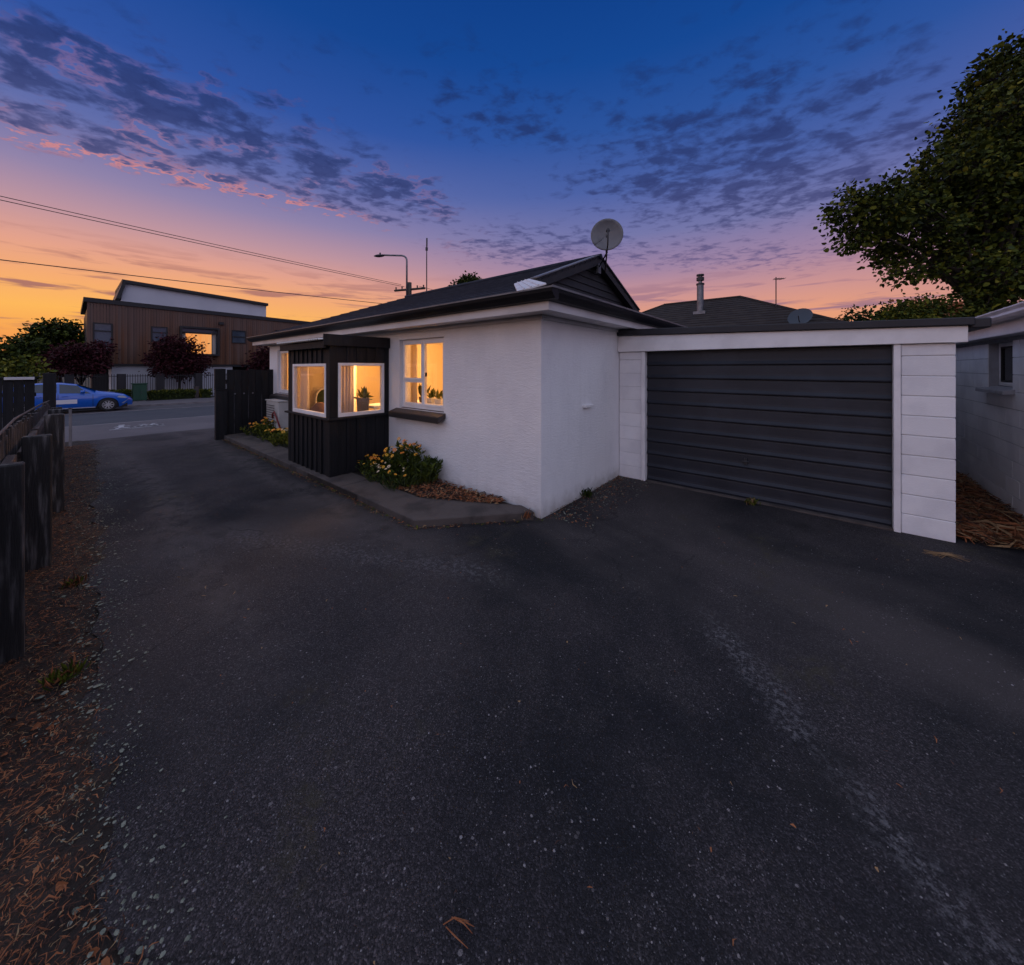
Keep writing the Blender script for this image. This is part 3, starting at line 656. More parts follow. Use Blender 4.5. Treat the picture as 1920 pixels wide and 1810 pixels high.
wn_ = casement(house, wA, [(xa+0.045, xm, za+0.44, zb-0.045, 0.012), (xa+0.045, xm, za+0.055, za+0.44, 0.0), (xm, xb-0.045, za+0.055, zb-0.045, 0.004)])
box('latch', xm+0.07, xm+0.10, YF+0.035, YF+0.05, za+0.50, za+0.56, M['sill_dark'], wn_)
xa, xb, za, zb = wC; xm = xa+0.75
casement(house, wC, [(xa+0.045, xm, za+0.055, zb-0.045, 0.0), (xm, xb-0.045, za+0.055, za+0.44, 0.004), (xm, xb-0.045, za+0.44, zb-0.045, 0.012)])

# enclosed porch in black boards
porch = MB(); porch.box(bayX1-0.115, bayX1+0.004, bayY-0.004, bayY+0.115, 0.10, 2.02)           # corner post
po = porch.build('porch', M['black_board'], house, bevel=0.005)
box('post', bayX0, bayX0+0.07, bayY-0.002, bayY+0.07, 0.10, 2.02, M['black_board'], po, bevel=0.005); box('post', bayX1-0.07, bayX1+0.002, YF-0.07, YF-0.001, 0.10, 2.02, M['black_board'], po, bevel=0.005)
box('lining', bayX0+0.052, bayX0+0.06, bayY+0.072, YF, 0.30, 2.01, M['inner_wall'], po); box('lining', bayX0+0.062, bayX1-0.07, bayY+0.072, YF, 2.008, 2.02, M['inner_ceiling'], po)
box('lining', bayX0+0.07, bayX1-0.116, bayY+0.062, bayY+0.07, 0.30, 0.93, M['inner_wall'], po); box('lining', bayX0+0.07, bayX1-0.116, bayY+0.062, bayY+0.07, 1.745, 2.006, M['inner_wall'], po)
box('lining', bayX1-0.07, bayX1-0.062, bayY+0.117, YF-0.072, 0.30, 0.95, M['inner_wall'], po); box('lining', bayX1-0.07, bayX1-0.062, bayY+0.117, YF-0.072, 1.755, 2.006, M['inner_wall'], po)
box('core', bayX0+0.07, bayX1-0.115, bayY+0.03, bayY+0.06, 0.10, 0.93, M['black_board'], po); box('core', bayX0+0.07, bayX1-0.115, bayY+0.03, bayY+0.06, 1.745, 2.12, M['black_board'], po)
box('core', bayX1-0.06, bayX1-0.03, bayY+0.115, YF-0.07, 0.10, 0.95, M['black_board'], po); box('core', bayX1-0.06, bayX1-0.03, bayY+0.115, YF-0.07, 1.755, 2.12, M['black_board'], po)
box('core', bayX0+0.0, bayX0+0.05, bayY+0.07, YF, 0.10, 2.10, M['black_board'], po)
n = 8; w0 = (bayX1-0.115-bayX0-0.07)/n
for i in range(n):
    a = bayX0+0.07+i*w0
    for (c, d) in ((0.10, 0.915), (1.745, 2.02)):
        box('board', a+0.004, a+w0-0.004, bayY+0.008+0.004*(i % 2), bayY+0.03, c, d, M['black_board'], po, bevel=0.002)
        if i: box('batten', a-0.022, a+0.022, bayY-0.010, bayY+0.007, c+0.001, d-0.001, M['black_board'], po, bevel=0.003)
n = 5; w0 = (YF-0.07-bayY-0.115)/n
for i in range(n):
    a = bayY+0.115+i*w0
    for (c, d) in ((0.10, 0.925), (1.755, 2.02)):
        box('board', bayX1-0.03, bayX1-0.008-0.004*(i % 2), a+0.003, a+w0-0.003, c, d, M['black_board'], po, bevel=0.002)
        if i: box('batten', bayX1-0.007, bayX1+0.008, a-0.02, a+0.02, c+0.001, d-0.001, M['black_board'], po, bevel=0.003)
box('porch_sill', bayX0-0.03, bayX1+0.055, bayY-0.05, bayY+0.0, 0.92, 0.95, M['black_board'], po, bevel=0.004)
box('porch_sill', bayX1+0.005, bayX1+0.05, bayY+0.001, YF-0.002, 0.92, 0.95, M['black_board'], po, bevel=0.004)
mb = MB(); frame_rect(mb, 1, bayY-0.012, bayY+0.05, bayX0+0.22, bayX1-0.118, 0.952, 1.743, 0.042, tb=0.055); pw = mb.build('window_frame', M['white_paint'], po, bevel=0.004)
box('window_pane', bayX0+0.26, bayX1-0.16, bayY+0.012, bayY+0.016, 1.0, 1.71, M['glass'], po)
box('window_jamb', bayX0+0.07, bayX0+0.22, bayY+0.005, bayY+0.05, 0.93, 1.745, M['black_board'], po)
mb = MB(); frame_rect(mb, 0, bayX1-0.05, bayX1+0.012, bayY+0.118, YF-0.09, 0.955, 1.753, 0.042, tb=0.055); mb.build('window_frame', M['white_paint'], po, bevel=0.004)
box('window_pane', bayX1-0.016, bayX1-0.012, bayY+0.155, YF-0.13, 1.0, 1.715, M['glass'], po)
# porch roof: black fascias and a corrugated clear sheet that shows along the drip edge
box('porch_fascia', bayX1+0.006, bayX1+0.045, bayY-0.10, YF-0.004, 2.0, 2.165, M['black_board'], po, bevel=0.004)
box('porch_fascia', bayX0-0.12, bayX1+0.005, bayY-0.09, bayY-0.055, 1.965, 2.065, M['black_board'], po, bevel=0.004)
box('porch_soffit', bayX0-0.10, bayX1+0.005, bayY-0.054, YF-0.004, 2.022, 2.04, M['black_board'], po)
mb = MB(); rows = [[], []]; N = 130
for i in range(N+1):
    x = bayX0-0.12+(bayX1+0.0-bayX0+0.12)*i/N; h = 0.012*math.sin(2*math.pi*(x/0.076))
    rows[0].append((x, bayY-0.15, 2.092+h)); rows[1].append((x, YF-0.01, 2.17+h))
mb.grid(rows); cs = mb.build('roof_sheet', M['clear_sheet'], po, smooth=True, fix=False); sd = cs.modifiers.new('thick', 'SOLIDIFY'); sd.thickness = 0.004
box('porch_floor', bayX0+0.05, bayX1-0.06, bayY+0.06, YF, 0.22, 0.30, M['inner_floor'], po)

# lamps in the rooms
def ceiling_lamp(x, y, z, energy, label, size=0.16):
    t = thing('ceiling_lamp', label, 'lamp', (x, y, z), group='lit ceiling lamps inside the house')
    mb = MB(); prof = [(0.0, 0.0), (0.10, 0.01), (0.15, 0.04), (0.16, 0.08), (0.13, 0.11), (0.0, 0.11)]; n = 20; rows = []
    for r, h in prof: rows.append([(x+r*math.cos(2*math.pi*j/n), y+r*math.sin(2*math.pi*j/n), z+h) for j in range(n+1)])
    mb.grid(rows); mb.build('lamp_shade', M['lampshade'], t, smooth=True)
    MB().tube([(x, y, z+0.112), (x, y, 2.238)], 0.02, 8).build('lamp_rod', M['steel'], t)
    ld = bpy.data.lights.new('lamp_light', 'POINT'); ld.energy = energy; ld.color = (1.0, 0.50, 0.17); ld.shadow_soft_size = size
    lo = bpy.data.objects.new('lamp_light', ld); link(lo, t); lo.location = (0, 0, -0.20)
ceiling_lamp(-4.3, 5.2, 2.06, 82, 'glowing round ceiling lamp in the room behind the two-part window')
ceiling_lamp(-6.2, 3.95, 2.06, 130, 'glowing round ceiling lamp in the room behind the black porch')
ceiling_lamp(-9.3, 4.7, 2.06, 95, 'glowing round ceiling lamp in the room nearest the gate')

# curtains
def curtain(x0, y0, x1, y1, z0, z1, label, waves=7):
    mb = MB(); rows = []; a, b = Vector((x0, y0, 0)), Vector((x1, y1, 0)); d = (b-a); nrm = Vector((-d.y, d.x, 0)).normalized(); N = waves*10
    for z in (z0, (z0+z1)/2, z1):
        amp = 0.028 if z < z1 else 0.016
        rows.append([tuple(a+d*(i/N)+nrm*amp*math.sin(2*math.pi*waves*i/N+0.6*math.sin(i*0.37))+Vector((0, 0, z))) for i in range(N+1)])
    mb.grid(rows); o = mb.build('curtain', M['curtain'], None, smooth=True, fix=False, label=label, cat='curtain', group='net curtains inside the house')
    sd = o.modifiers.new('thick', 'SOLIDIFY'); sd.thickness = 0.004
curtain(-5.50, YF+0.30, -5.06, YF+0.30, 0.45, 2.2, 'white net curtain gathered at the side of the two-part window')
curtain(bayX0+0.26, bayY+0.10, bayX0+0.55, bayY+0.11, 0.34, 1.95, 'white net curtain in the drive-side window of the black porch', 5)
curtain(bayX0+0.1, YF-0.05, bayX0+0.5, YF-0.05, 0.34, 1.95, 'white net curtain hung at the back of the black porch', 6)
curtain(bayX1-0.10, bayY+0.16, bayX1-0.10, bayY+0.40, 0.34, 1.95, 'white net curtain in the end window of the black porch', 5)
curtain(-10.45, YF+0.30, -9.3, YF+0.30, 0.45, 2.2, 'white net curtain drawn across the window beyond the porch', 14)

# foliage helpers
def leaf_mesh(pts, dirs, sizes, aspect=0.55, fold=0.25, seedn=0, curl=None):
    # one folded leaf of four corner points per position
    n = len(pts); rg = np.random.default_rng(seedn)
    d = dirs/np.linalg.norm(dirs, axis=1, keepdims=True); r = rg.normal(size=(n, 3)); s = np.cross(d, r); s /= np.linalg.norm(s, axis=1, keepdims=True)+1e-9
    nn = np.cross(s, d); L = sizes[:, None]
    a = pts; c = pts+d*L; m_ = pts+d*L*0.48
    asp = aspect*(0.75+0.5*rg.random(n))[:, None]
    p1 = pts+d*L*0.26; p2 = pts+d*L*0.64; lift = nn*L*fold*0.4
    a1 = p1+s*L*asp*0.46+lift; a2 = p2+s*L*asp*0.42+lift*0.8; b1 = p1-s*L*asp*0.46+lift; b2 = p2-s*L*asp*0.42+lift*0.8
    c = c-nn*L*0.12
    v = np.stack([a, a1, a2, c, b2, b1], 1).reshape(-1, 3); i = np.arange(n)*6
    f = np.concatenate([np.stack([i, i+1, i+2, i+3], 1), np.stack([i, i+3, i+4, i+5], 1)], 0)
    return v, f
def leaves_obj(name, v, f, mats, parent, probs=None, seedn=0, **kw):
    o0 = np.array(org_of(parent)) if parent is not None else np.array([v[:, 0].mean(), v[:, 1].mean(), v[:, 2].min()])
    me = bpy.data.meshes.new(name); nf = len(f)
    me.vertices.add(len(v)); me.vertices.foreach_set('co', (v-o0).astype(np.float32).ravel())
    me.loops.add(nf*4); me.loops.foreach_set('vertex_index', f.astype(np.int32).ravel())
    me.polygons.add(nf); me.polygons.foreach_set('loop_start', np.arange(0, nf*4, 4, dtype=np.int32))
    for mm in mats: me.materials.append(mm)
    nl = nf//2; rg = np.random.default_rng(seedn); ch = rg.choice(len(mats), nl, p=probs)
    me.polygons.foreach_set('material_index', np.concatenate([ch, ch]).astype(np.int32) if nf == 2*nl else np.zeros(nf, np.int32))
    me.update(calc_edges=True); me.validate()
    o = bpy.data.objects.new(name, me); link(o, parent)
    if parent is None: o.location = o0; ORG[o.name] = Vector(o0)
    return props(o, **kw)
def lobe_tree(name, label, cat, base, lobes, leaf, mats, probs, trunk_r, dens=1.0, group=None, aspect=0.6, fork=0.45, stems=1, barkm=None, clump=22, droop=0.25, seedn=1, twigs=True):
    rg = np.random.default_rng(seedn); base = Vector(base)
    t = thing(name, label, cat, base, group)
    cen = sum((l[0] for l in lobes), Vector())/len(lobes); fk = base+(cen-base)*fork; fk.z = base.z+(cen.z-base.z)*fork
    tb = MB()
    for s_ in range(stems):
        off = Vector((math.cos(s_*2.1), math.sin(s_*2.1), 0))*trunk_r*1.6*(1 if stems > 1 else 0)
        tb.tube([base+off-Vector((0, 0, 0.1)), base+off*1.1+(fk-base)*0.5+Vector((rg.normal()*trunk_r, rg.normal()*trunk_r, 0)), fk+off*0.6], [trunk_r, trunk_r*0.85, trunk_r*0.65], 8)
    P = []; D = []
    for lb in lobes:
        c, r = lb[0], lb[1]; ld_ = lb[2] if len(lb) > 2 else 1.0
        L = (c-fk).length; mid = fk+(c-fk)*0.5+Vector((0, 0, 0.16*L))+Vector(rg.normal(size=3))*0.07*L
        q1 = fk+(mid-fk)*0.5+Vector(rg.normal(size=3))*0.05*L; tb.tube([fk-Vector((0, 0, trunk_r*rg.random()*3)), q1, mid, mid+(c-mid)*0.55+Vector(rg.normal(size=3))*0.04*L, c], [trunk_r*0.42, trunk_r*0.34, trunk_r*0.24, trunk_r*0.15, trunk_r*0.07], 6)
        ncl = max(5, int(ld_*dens*26*(r/leaf/4)**1.6/1.0))
        for q in range(ncl):
            u = Vector(rg.normal(size=3)).normalized(); u.z = u.z*0.85
            rr = r*(0.35+0.65*rg.random()**0.5)*(1+0.09*rg.normal())
            cc = c+u*rr; 
            if twigs and q % 3 == 0:
                tb.tube([c+(cc-c)*0.1, c+(cc-c)*0.55+Vector(rg.normal(size=3))*r*0.06, cc], [trunk_r*0.10, trunk_r*0.06, trunk_r*0.025], 4, cap=False)
            k_ = int(clump*(0.6+0.8*rg.random())); spread = leaf*1.25
            pp = np.array(cc)+rg.normal(size=(k_, 3))*spread*np.array([1, 1, 0.75]); dd = (pp-np.array(cc))*0.6/spread+rg.normal(size=(k_, 3))*0.6+np.array(u)*0.5-np.array([0, 0, droop*2])
            P.append(pp); D.append(dd)
    P = np.concatenate(P); D = np.concatenate(D); sz = leaf*(0.5+0.9*rg.random(len(P)))
    v, f = leaf_mesh(P, D, sz, aspect, 0.3, seedn)
    tb.build('trunk', barkm or M['bark'], t, smooth=True, fix=False)
    leaves_obj('crown', v, f, mats, t, probs, seedn)
    return t
def plant_at(name, label, cat, base, h, spread, nst, leaf, mats, probs, flowers=0, petals=None, group=None, seedn=1, aspect=0.35, fr=0.022, lean=0.35):
    rg = np.random.default_rng(seedn); base = Vector(base); t = thing(name, label, cat, base, group); sb = MB(); P = []; D = []; tips = []
    for i in range(nst):
        an = rg.random()*2*math.pi; q = rg.random()**0.6; b = base+Vector((math.cos(an), math.sin(an), 0))*spread*0.55*q
        hh = h*(0.55+0.45*rg.random())*(1-0.35*q); tip = b+Vector((math.cos(an)*spread*lean*q, math.sin(an)*spread*lean*q, hh)); tips.append(tip)
        sb.tube([b-Vector((0, 0, 0.02)), b+(tip-b)*0.5+Vector(rg.normal(size=3))*0.01, tip], [0.005, 0.004, 0.002], 4, cap=False)
        for j in range(max(6, int(hh/leaf*4.2))):
            u = 0.08+0.92*rg.random(); p = b+(tip-b)*u; a2 = rg.random()*2*math.pi
            P.append(tuple(p)); D.append((math.cos(a2), math.sin(a2), 0.5+0.7*rg.random()))
    P = np.array(P); D = np.array(D); v, f = leaf_mesh(P, D, leaf*(0.6+0.7*rg.random(len(P))), aspect, 0.2, seedn)
    sb.build('stem', M['stem'], t, fix=False); leaves_obj('foliage', v, f, mats, t, probs, seedn)
    if flowers:
        tips.sort(key=lambda p: -p.z); fl = tips[:flowers] if flowers <= len(tips) else tips
        for i, p in enumerate(fl):
            mb = MB(); r = fr*(0.75+0.5*rg.random()); nrm = Vector((rg.normal()*0.45+0.3, rg.normal()*0.45-0.4, 1)).normalized(); a = nrm.orthogonal().normalized(); b = nrm.cross(a); c = Vector(p)+Vector((0, 0, 0.012))
            for j in range(9):
                an = 2*math.pi*j/9; d = a*math.cos(an)+b*math.sin(an); s_ = nrm.cross(d)
                mb.add([c+d*r*0.15, c+d*r*0.7+s_*r*0.26+nrm*r*0.12, c+d*r*1.05+nrm*r*0.05, c+d*r*0.7-s_*r*0.26+nrm*r*0.12], [(0, 1, 2, 3)])
            mb.build('flower', petals[i % len(petals)], t, fix=False)
    return t

# pot plants and furniture behind the panes
def planter(x, y, z, s, h, label, mat, leaf=0.16, seedn=3, nleaf=26, up=1.0):
    t = thing('pot_plant', label, 'pot plant', (x, y, z))
    mb = MB(); mb.add([(x-s*.42, y-s*.42, z), (x+s*.42, y-s*.42, z), (x+s*.42, y+s*.42, z), (x-s*.42, y+s*.42, z), (x-s*.5, y-s*.5, z+h), (x+s*.5, y-s*.5, z+h), (x+s*.5, y+s*.5, z+h), (x-s*.5, y+s*.5, z+h)],
                      [(0, 3, 2, 1), (4, 5, 6, 7), (0, 1, 5, 4), (1, 2, 6, 5), (2, 3, 7, 6), (3, 0, 4, 7)]); mb.build('pot', mat, t, bevel=0.006)
    rg = np.random.default_rng(seedn); P = np.array([x, y, z+h])+rg.normal(size=(nleaf, 3))*np.array([s*.2, s*.2, 0.004]); D = rg.normal(size=(nleaf, 3))*0.45+np.array([0, 0, up])
    v, f = leaf_mesh(P, D, leaf*(0.6+0.6*rg.random(nleaf)), 0.22, 0.2, seedn); leaves_obj('foliage', v, f, [M['leaf_b'], M['leaf_y']], t, [0.4, 0.6], seedn)
def stand(x0, x1, y0, y1, z1, label, mat, name='window_bench'):
    t = thing(name, label, 'bench', ((x0+x1)/2, (y0+y1)/2, 0.30))
    box('top', x0, x1, y0, y1, z1-0.04, z1, mat, t, bevel=0.004)
    for (a, b) in ((x0+.02, y0+.02), (x1-.06, y0+.02), (x0+.02, y1-.06), (x1-.06, y1-.06)): box('leg', a, a+.04, b, b+.04, 0.30, z1-0.04, mat, t)
stand(-5.6, -4.35, YF+0.36, YF+0.66, 1.10, 'white bench carrying plants behind the two-part window', M['white_paint'])
planter(-5.12, YF+0.46, 1.10, 0.10, 0.10, 'tall strap-leaved plant beside the gathered curtain of the two-part window', M['pot'], 0.26, 3, 16, 1.8)
planter(-4.93, YF+0.50, 1.10, 0.16, 0.08, 'feathery plant in a white trough on the window bench', M['potwhite'], 0.18, 4, 14, 1.4)
planter(-4.68, YF+0.50, 1.10, 0.18, 0.08, 'bushy plant in a white trough at the end of the window bench', M['potwhite'], 0.16, 5, 16, 1.2)
stand(-5.95, -5.50, YF-0.20, YF+0.36, 1.06, 'pale low cabinet in the back of the black porch', M['potwhite'], 'side_cabinet')
planter(-5.62, YF-0.33, 0.96, 0.15, 0.24, 'small bushy plant in a dark square planter inside the porch', M['pot'], 0.17, 6, 34, 0.8)
box('plant_shelf', -5.74, -5.49, YF-0.46, YF-0.21, 0.90, 0.96, M['potwhite'], None, label='small pale shelf under the square planter in the porch', cat='shelf')
t = thing('armchair', 'brown cushioned armchair seen low in the porch drive-side window', 'armchair', (-6.4, 2.72, 0.30))
mb = MB(); rows = []
for i in range(13):
    u = i/12; rows.append([(-6.62+0.62*u, 2.50+0.30*j/5, 0.62+0.50*math.sin(math.pi*(0.08+0.84*u))**0.6*(0.75+0.25*math.sin(math.pi*j/5))) for j in range(6)])
mb.grid(rows); mb.build('backrest', M['sofa'], t, smooth=True, fix=False); box('seat', -6.62, -6.0, 2.50, 2.95, 0.42, 0.62, M['sofa'], t, bevel=0.03, seg=3)
for (a, b) in ((-6.60, 2.52), (-6.06, 2.52), (-6.60, 2.90), (-6.06, 2.90)): box('leg', a, a+.04, b, b+.04, 0.30, 0.42, M['sill'], t)
t = thing('hall_chair', 'arched-back chair with dark green panel inside the porch', 'chair', (-6.62, 2.95, 0.30))
arch = [(-6.80, 2.78, 0.75), (-6.80, 2.78, 1.15)]+[(-6.80, 2.95-0.17*math.cos(q), 1.15+0.17*math.sin(q)) for q in (0.5, 1.0, 1.57, 2.1, 2.6)]+[(-6.80, 3.12, 1.15), (-6.80, 3.12, 0.75)]
MB().tube(arch, 0.018, 8).build('back_frame', M['potwhite'], t, smooth=True); MB().extrude([(x-0.004, y, z) for x, y, z in arch], (0.008, 0, 0)).build('back_panel', M['leaf_a'], t)
box('seat', -6.82, -6.45, 2.77, 3.13, 0.70, 0.75, M['potwhite'], t, bevel=0.01)
for (a, b) in ((-6.82, 2.77), (-6.48, 2.77), (-6.82, 3.10), (-6.48, 3.10)): box('leg', a, a+.03, b, b+.03, 0.30, 0.70, M['potwhite'], t)

# ------------------------------------------------------------------ concrete edging and garden bed along the house
hz = 0.10
poly = [(-11.4, 2.33), (-3.22, 2.30), (-2.44, 3.30), (-11.4, 3.34)]
MB().extrude([(x, y, -0.02) for x, y in poly], (0, 0, hz+0.02-0.012)).build('edging', M['soil'], kind='structure')
def rim(pts, w):
    mb = MB()
    rows0 = []
    return mb
edge_pts = [(-11.2, 2.33), (-7.0, 2.325), (-5.3, 2.32), (-3.24, 2.30)]
mb = MB(); slab_ends = [-11.4, -9.8, -8.2, -6.6, -4.9, -3.22]
es = thing('concrete_edging', 'low worn concrete edging slab with a cut corner around the garden bed', 'edging', (-6, 2.35, 0))
for a, b in zip(slab_ends[:-1], slab_ends[1:]):
    if b < -3.3: p = [(a+0.006, 2.31), (b-0.006, 2.31), (b-0.006, 2.74), (a+0.006, 2.74)]
    else: p = [(a+0.006, 2.31), (b, 2.29), (-2.40, 3.27), (-2.62, 3.335), (-3.05, 3.10), (-3.75, 2.74), (a+0.006, 2.74)]
    MB().extrude([(x, y, -0.02) for x, y in p], (0, 0, hz+0.02)).build('slab', M['concrete'], es, bevel=0.012, seg=2)

# litter (needles, bark, chips)
def litter(name, n, xf, yf, zf, lens, widths, mats, probs, seedn, label, cat='leaf litter', flat=0.25):
    rg = np.random.default_rng(seedn); x = xf(rg, n); y = yf(rg, n, x); z = np.array([zf(a, b) for a, b in zip(x, y)])
    L = lens[0]+(lens[1]-lens[0])*rg.random(n)**2; Wd = widths[0]+(widths[1]-widths[0])*rg.random(n)
    an = rg.random(n)*2*np.pi; d = np.stack([np.cos(an), np.sin(an), rg.normal(size=n)*flat], 1); s = np.stack([-np.sin(an), np.cos(an), rg.normal(size=n)*0.5], 1)
    c = np.stack([x, y, z+0.006+0.02*rg.random(n)], 1); bend = rg.normal(size=n)*0.25
    a = c-d*L[:, None]/2; b = c+d*L[:, None]/2; mid = c+s*(bend*L)[:, None]*np.array([1, 1, 0.2]); mid[:, 2] += L*0.10
    wv = s*Wd[:, None]/2
    v = np.stack([a-wv*0.4, a+wv*0.4, mid+wv, mid-wv, b+wv*0.25, b-wv*0.25], 1).reshape(-1, 3); i = np.arange(n)*6
    f = np.concatenate([np.stack([i, i+1, i+2], 1), np.stack([i, i+2, i+3], 1), np.stack([i+3, i+2, i+4], 1), np.stack([i+3, i+4, i+5], 1)], 0)
    me = bpy.data.meshes.new(name); me.from_pydata(v.tolist(), [], f.tolist())
    for mm in mats: me.materials.append(mm)
    ch = rg.choice(len(mats), n, p=probs); me.polygons.foreach_set('material_index', np.concatenate([ch]*4).astype(np.int32)); me.update()
    o = bpy.data.objects.new(name, me); link(o); props(o, label, cat, kind='stuff'); return o
def near_x(rg, n): return -0.75-13.0*rg.random(n)**2.3
def verge_y(rg, n, x):
    e = np.array([edge_y(a) for a in x]); q = rg.random(n)
    return e+0.01-(0.95)*q**0.8+0.045*rg.normal(size=n)
NM = [M['needle_a'], M['needle_b'], M['needle_c']]
litter('dry_needles', 90000, near_x, verge_y, lambda x, y: soil_z(x, y)-0.006, (0.010, 0.048), (0.0013, 0.0046), NM, [0.40, 0.50, 0.10], 11, 'rusty dry needles and bark strewn along the fence foot')
litter('dry_fronds', 2600, lambda rg, n: 1.02+0.70*rg.random(n), lambda rg, n, x: 5.60+3.2*rg.random(n)**1.4, lambda x, y: 0.02, (0.06, 0.34), (0.006, 0.022), NM, [0.48, 0.27, 0.25], 12, 'dry brown fronds piled between the garage and the block wall', flat=0.3)
litter('bark_mulch', 1700, lambda rg, n: -4.6+1.75*rg.random(n), lambda rg, n, x: np.maximum(2.76+0.02*rg.normal(size=n), 3.32-(0.12+0.5*np.clip((-2.8-x)/0.9, 0, 1))*rg.random(n)), lambda x, y: 0.10, (0.02, 0.09), (0.008, 0.022), NM, [0.55, 0.32, 0.13], 13, 'brown bark mulch in the bed under the white wall')
litter('kerb_debris', 1500, lambda rg, n: -10.5+8.4*rg.random(n), lambda rg, n, x: np.where(x < -3.2, 2.30-0.09*rg.random(n)**2, 2.29+(x+3.2)*1.2-0.09*rg.random(n)), lambda x, y: 0.012, (0.01, 0.05), (0.004, 0.014), NM+[M['leaf_b']], [0.3, 0.3, 0.15, 0.25], 14, 'fallen bits and moss gathered along the edging', 'debris')
litter('wall_foot_debris', 900, lambda rg, n: XE+0.02+0.55*rg.random(n)**1.8, lambda rg, n, x: 3.4+2.0*rg.random(n), lambda x, y: 0.012, (0.01, 0.045), (0.004, 0.014), NM+[M['lichen']], [0.25, 0.3, 0.1, 0.35], 15, 'crumbs and dead leaves along the foot of the end wall', 'debris')
litter('scattered_needles', 420, lambda rg, n: -7+9*rg.random(n), lambda rg, n, x: 0.4+4.5*rg.random(n)**1.3, lambda x, y: 0.022, (0.008, 0.03), (0.003, 0.008), NM, [0.4, 0.3, 0.3], 16, 'odd needles and crumbs scattered over the asphalt', 'debris')
rg = np.random.default_rng(19); n_ = 700; lx = near_x(rg, n_); ly = verge_y(rg, n_, lx); P = np.stack([lx, ly, np.array([soil_z(a, b)+0.012 for a, b in zip(lx, ly)])], 1); D = rg.normal(size=(n_, 3))*np.array([1, 1, 0.25])
v, f = leaf_mesh(P, D, 0.016+0.02*rg.random(n_), 0.6, 0.4, 19); leaves_obj('dead_leaves', v, f, [M['needle_a'], M['needle_b'], M['needle_c'], M['leaf_c']], None, [0.45, 0.33, 0.12, 0.10], 19, label='curled brown dead leaves lying among the dry needles', cat='leaf litter', kind='stuff')
# lichen and grit flakes where asphalt meets soil
rg = np.random.default_rng(21); mb = MB()
for i in range(3600):
    x = -0.8-11.5*rg.random()**1.9; y = edge_y(x)+0.02+0.075*rg.normal()*(1+0.1*abs(x)); r = 0.0018+0.0065*rg.random()**3; z = gz(x)+0.012+0.012*rg.random()
    if x < -2.6 and rg.random() < 0.22: r *= 2.0
    m_ = 7; ph = rg.random()*6; st = 0.5+rg.random()
    mb.add([(x+r*st*math.cos(2*math.pi*j/m_+ph)*(0.7+0.5*rg.random()), y+r*math.sin(2*math.pi*j/m_+ph)*(0.7+0.5*rg.random()), z+0.004*rg.random()) for j in range(m_)]+[(x, y, z+0.005)], [(j, (j+1) % m_, m_) for j in range(m_)])
mb.build('lichen_flakes', M['lichen'], None, kind='stuff', fix=False, label='grey lichen flakes along the ragged asphalt edge', cat='lichen')
mb = MB()
for i in range(1300):
    d = 0.95+2.6*rg.random()**1.5; a = -1.05+2.45*rg.random(); p = Vector((CT*a*d-ST*d, ST*a*d+CT*d, 0))
    if p.y < edge_y(p.x)+0.02 or p.y > 5.2 or (p.x < -2.4 and p.y > 2.25): continue
    r = 0.0014+0.0042*rg.random()**3.0; ph = rg.random()*6; z = 0.008+0.012*math.sin(p.x*0.9+p.y*1.7)*min(1, max(0, p.y-0.5))
    mb.add([(p.x+r*math.cos(2*math.pi*j/5+ph)*(0.7+0.6*rg.random()), p.y+r*math.sin(2*math.pi*j/5+ph)*(0.7+0.6*rg.random()), z) for j in range(5)]+[(p.x, p.y, z+r*0.9)], [(j, (j+1) % 5, 5) for j in range(5)])
mb.build('stone_chips', M['stone'], None, kind='stuff', fix=False, label='loose pale stone chips lying on the asphalt', cat='gravel')
# dry twigs lying on the drive
def twig(px, py, n, L, label, seedn, mat):
    rg = np.random.default_rng(seedn); c = ground(px, py); mb = MB()
    for i in range(n):
        an = 0.6+rg.normal()*0.45; d = Vector((math.cos(an), math.sin(an), 0)); l = L*(0.5+0.6*rg.random()); s_ = c+Vector((rg.normal()*0.012, rg.normal()*0.012, 0.018))
        mb.tube([s_-d*l*0.5, s_+Vector((rg.normal()*.006, rg.normal()*.006, 0.012)), s_+d*l*0.5], [0.0014, 0.0018, 0.0008], 5)
    mb.build('dry_twig', mat, None, fix=False, label=label, cat='twig')
twig(865, 1752, 5, 0.075, 'small rust-brown forked twig lying on bare asphalt', 5, M['needle_a'])
twig(1772, 1045, 26, 0.26, 'straw-coloured dead frond lying before the garage pier', 6, M['needle_c'])
# flowering plants
GRN = [M['leaf_a'], M['leaf_b'], M['leaf_c']]
FL = [M['petal_y'], M['petal_o'], M['petal_c']]
def bedp(px, py): return ground(px, py, hz)
grp = 'garden plants along the house'
plant_at('flowering_plant', 'tall bushy plant with orange and yellow blooms under the two-part window', 'plant', (-4.62, 3.12, hz), 0.60, 0.34, 46, 0.075, GRN, [0.35, 0.55, 0.1], 26, [M['petal_y'], M['petal_o'], M['petal_y']], grp, 31, fr=0.034)
plant_at('flowering_plant', 'dark green leafy plant without blooms next to the bark mulch', 'plant', (-4.18, 3.12, hz), 0.44, 0.30, 48, 0.085, [M['leaf_a'], M['leaf_b']], [0.6, 0.4], 0, None, grp, 32)
plant_at('flowering_plant', 'low daisy with cream blooms spilling over the slab before the two-part window', 'plant', (-4.74, 2.88, hz), 0.26, 0.36, 56, 0.05, GRN, [0.4, 0.4, 0.2], 22, [M['petal_c'], M['petal_y'], M['petal_c']], grp, 33, fr=0.023)
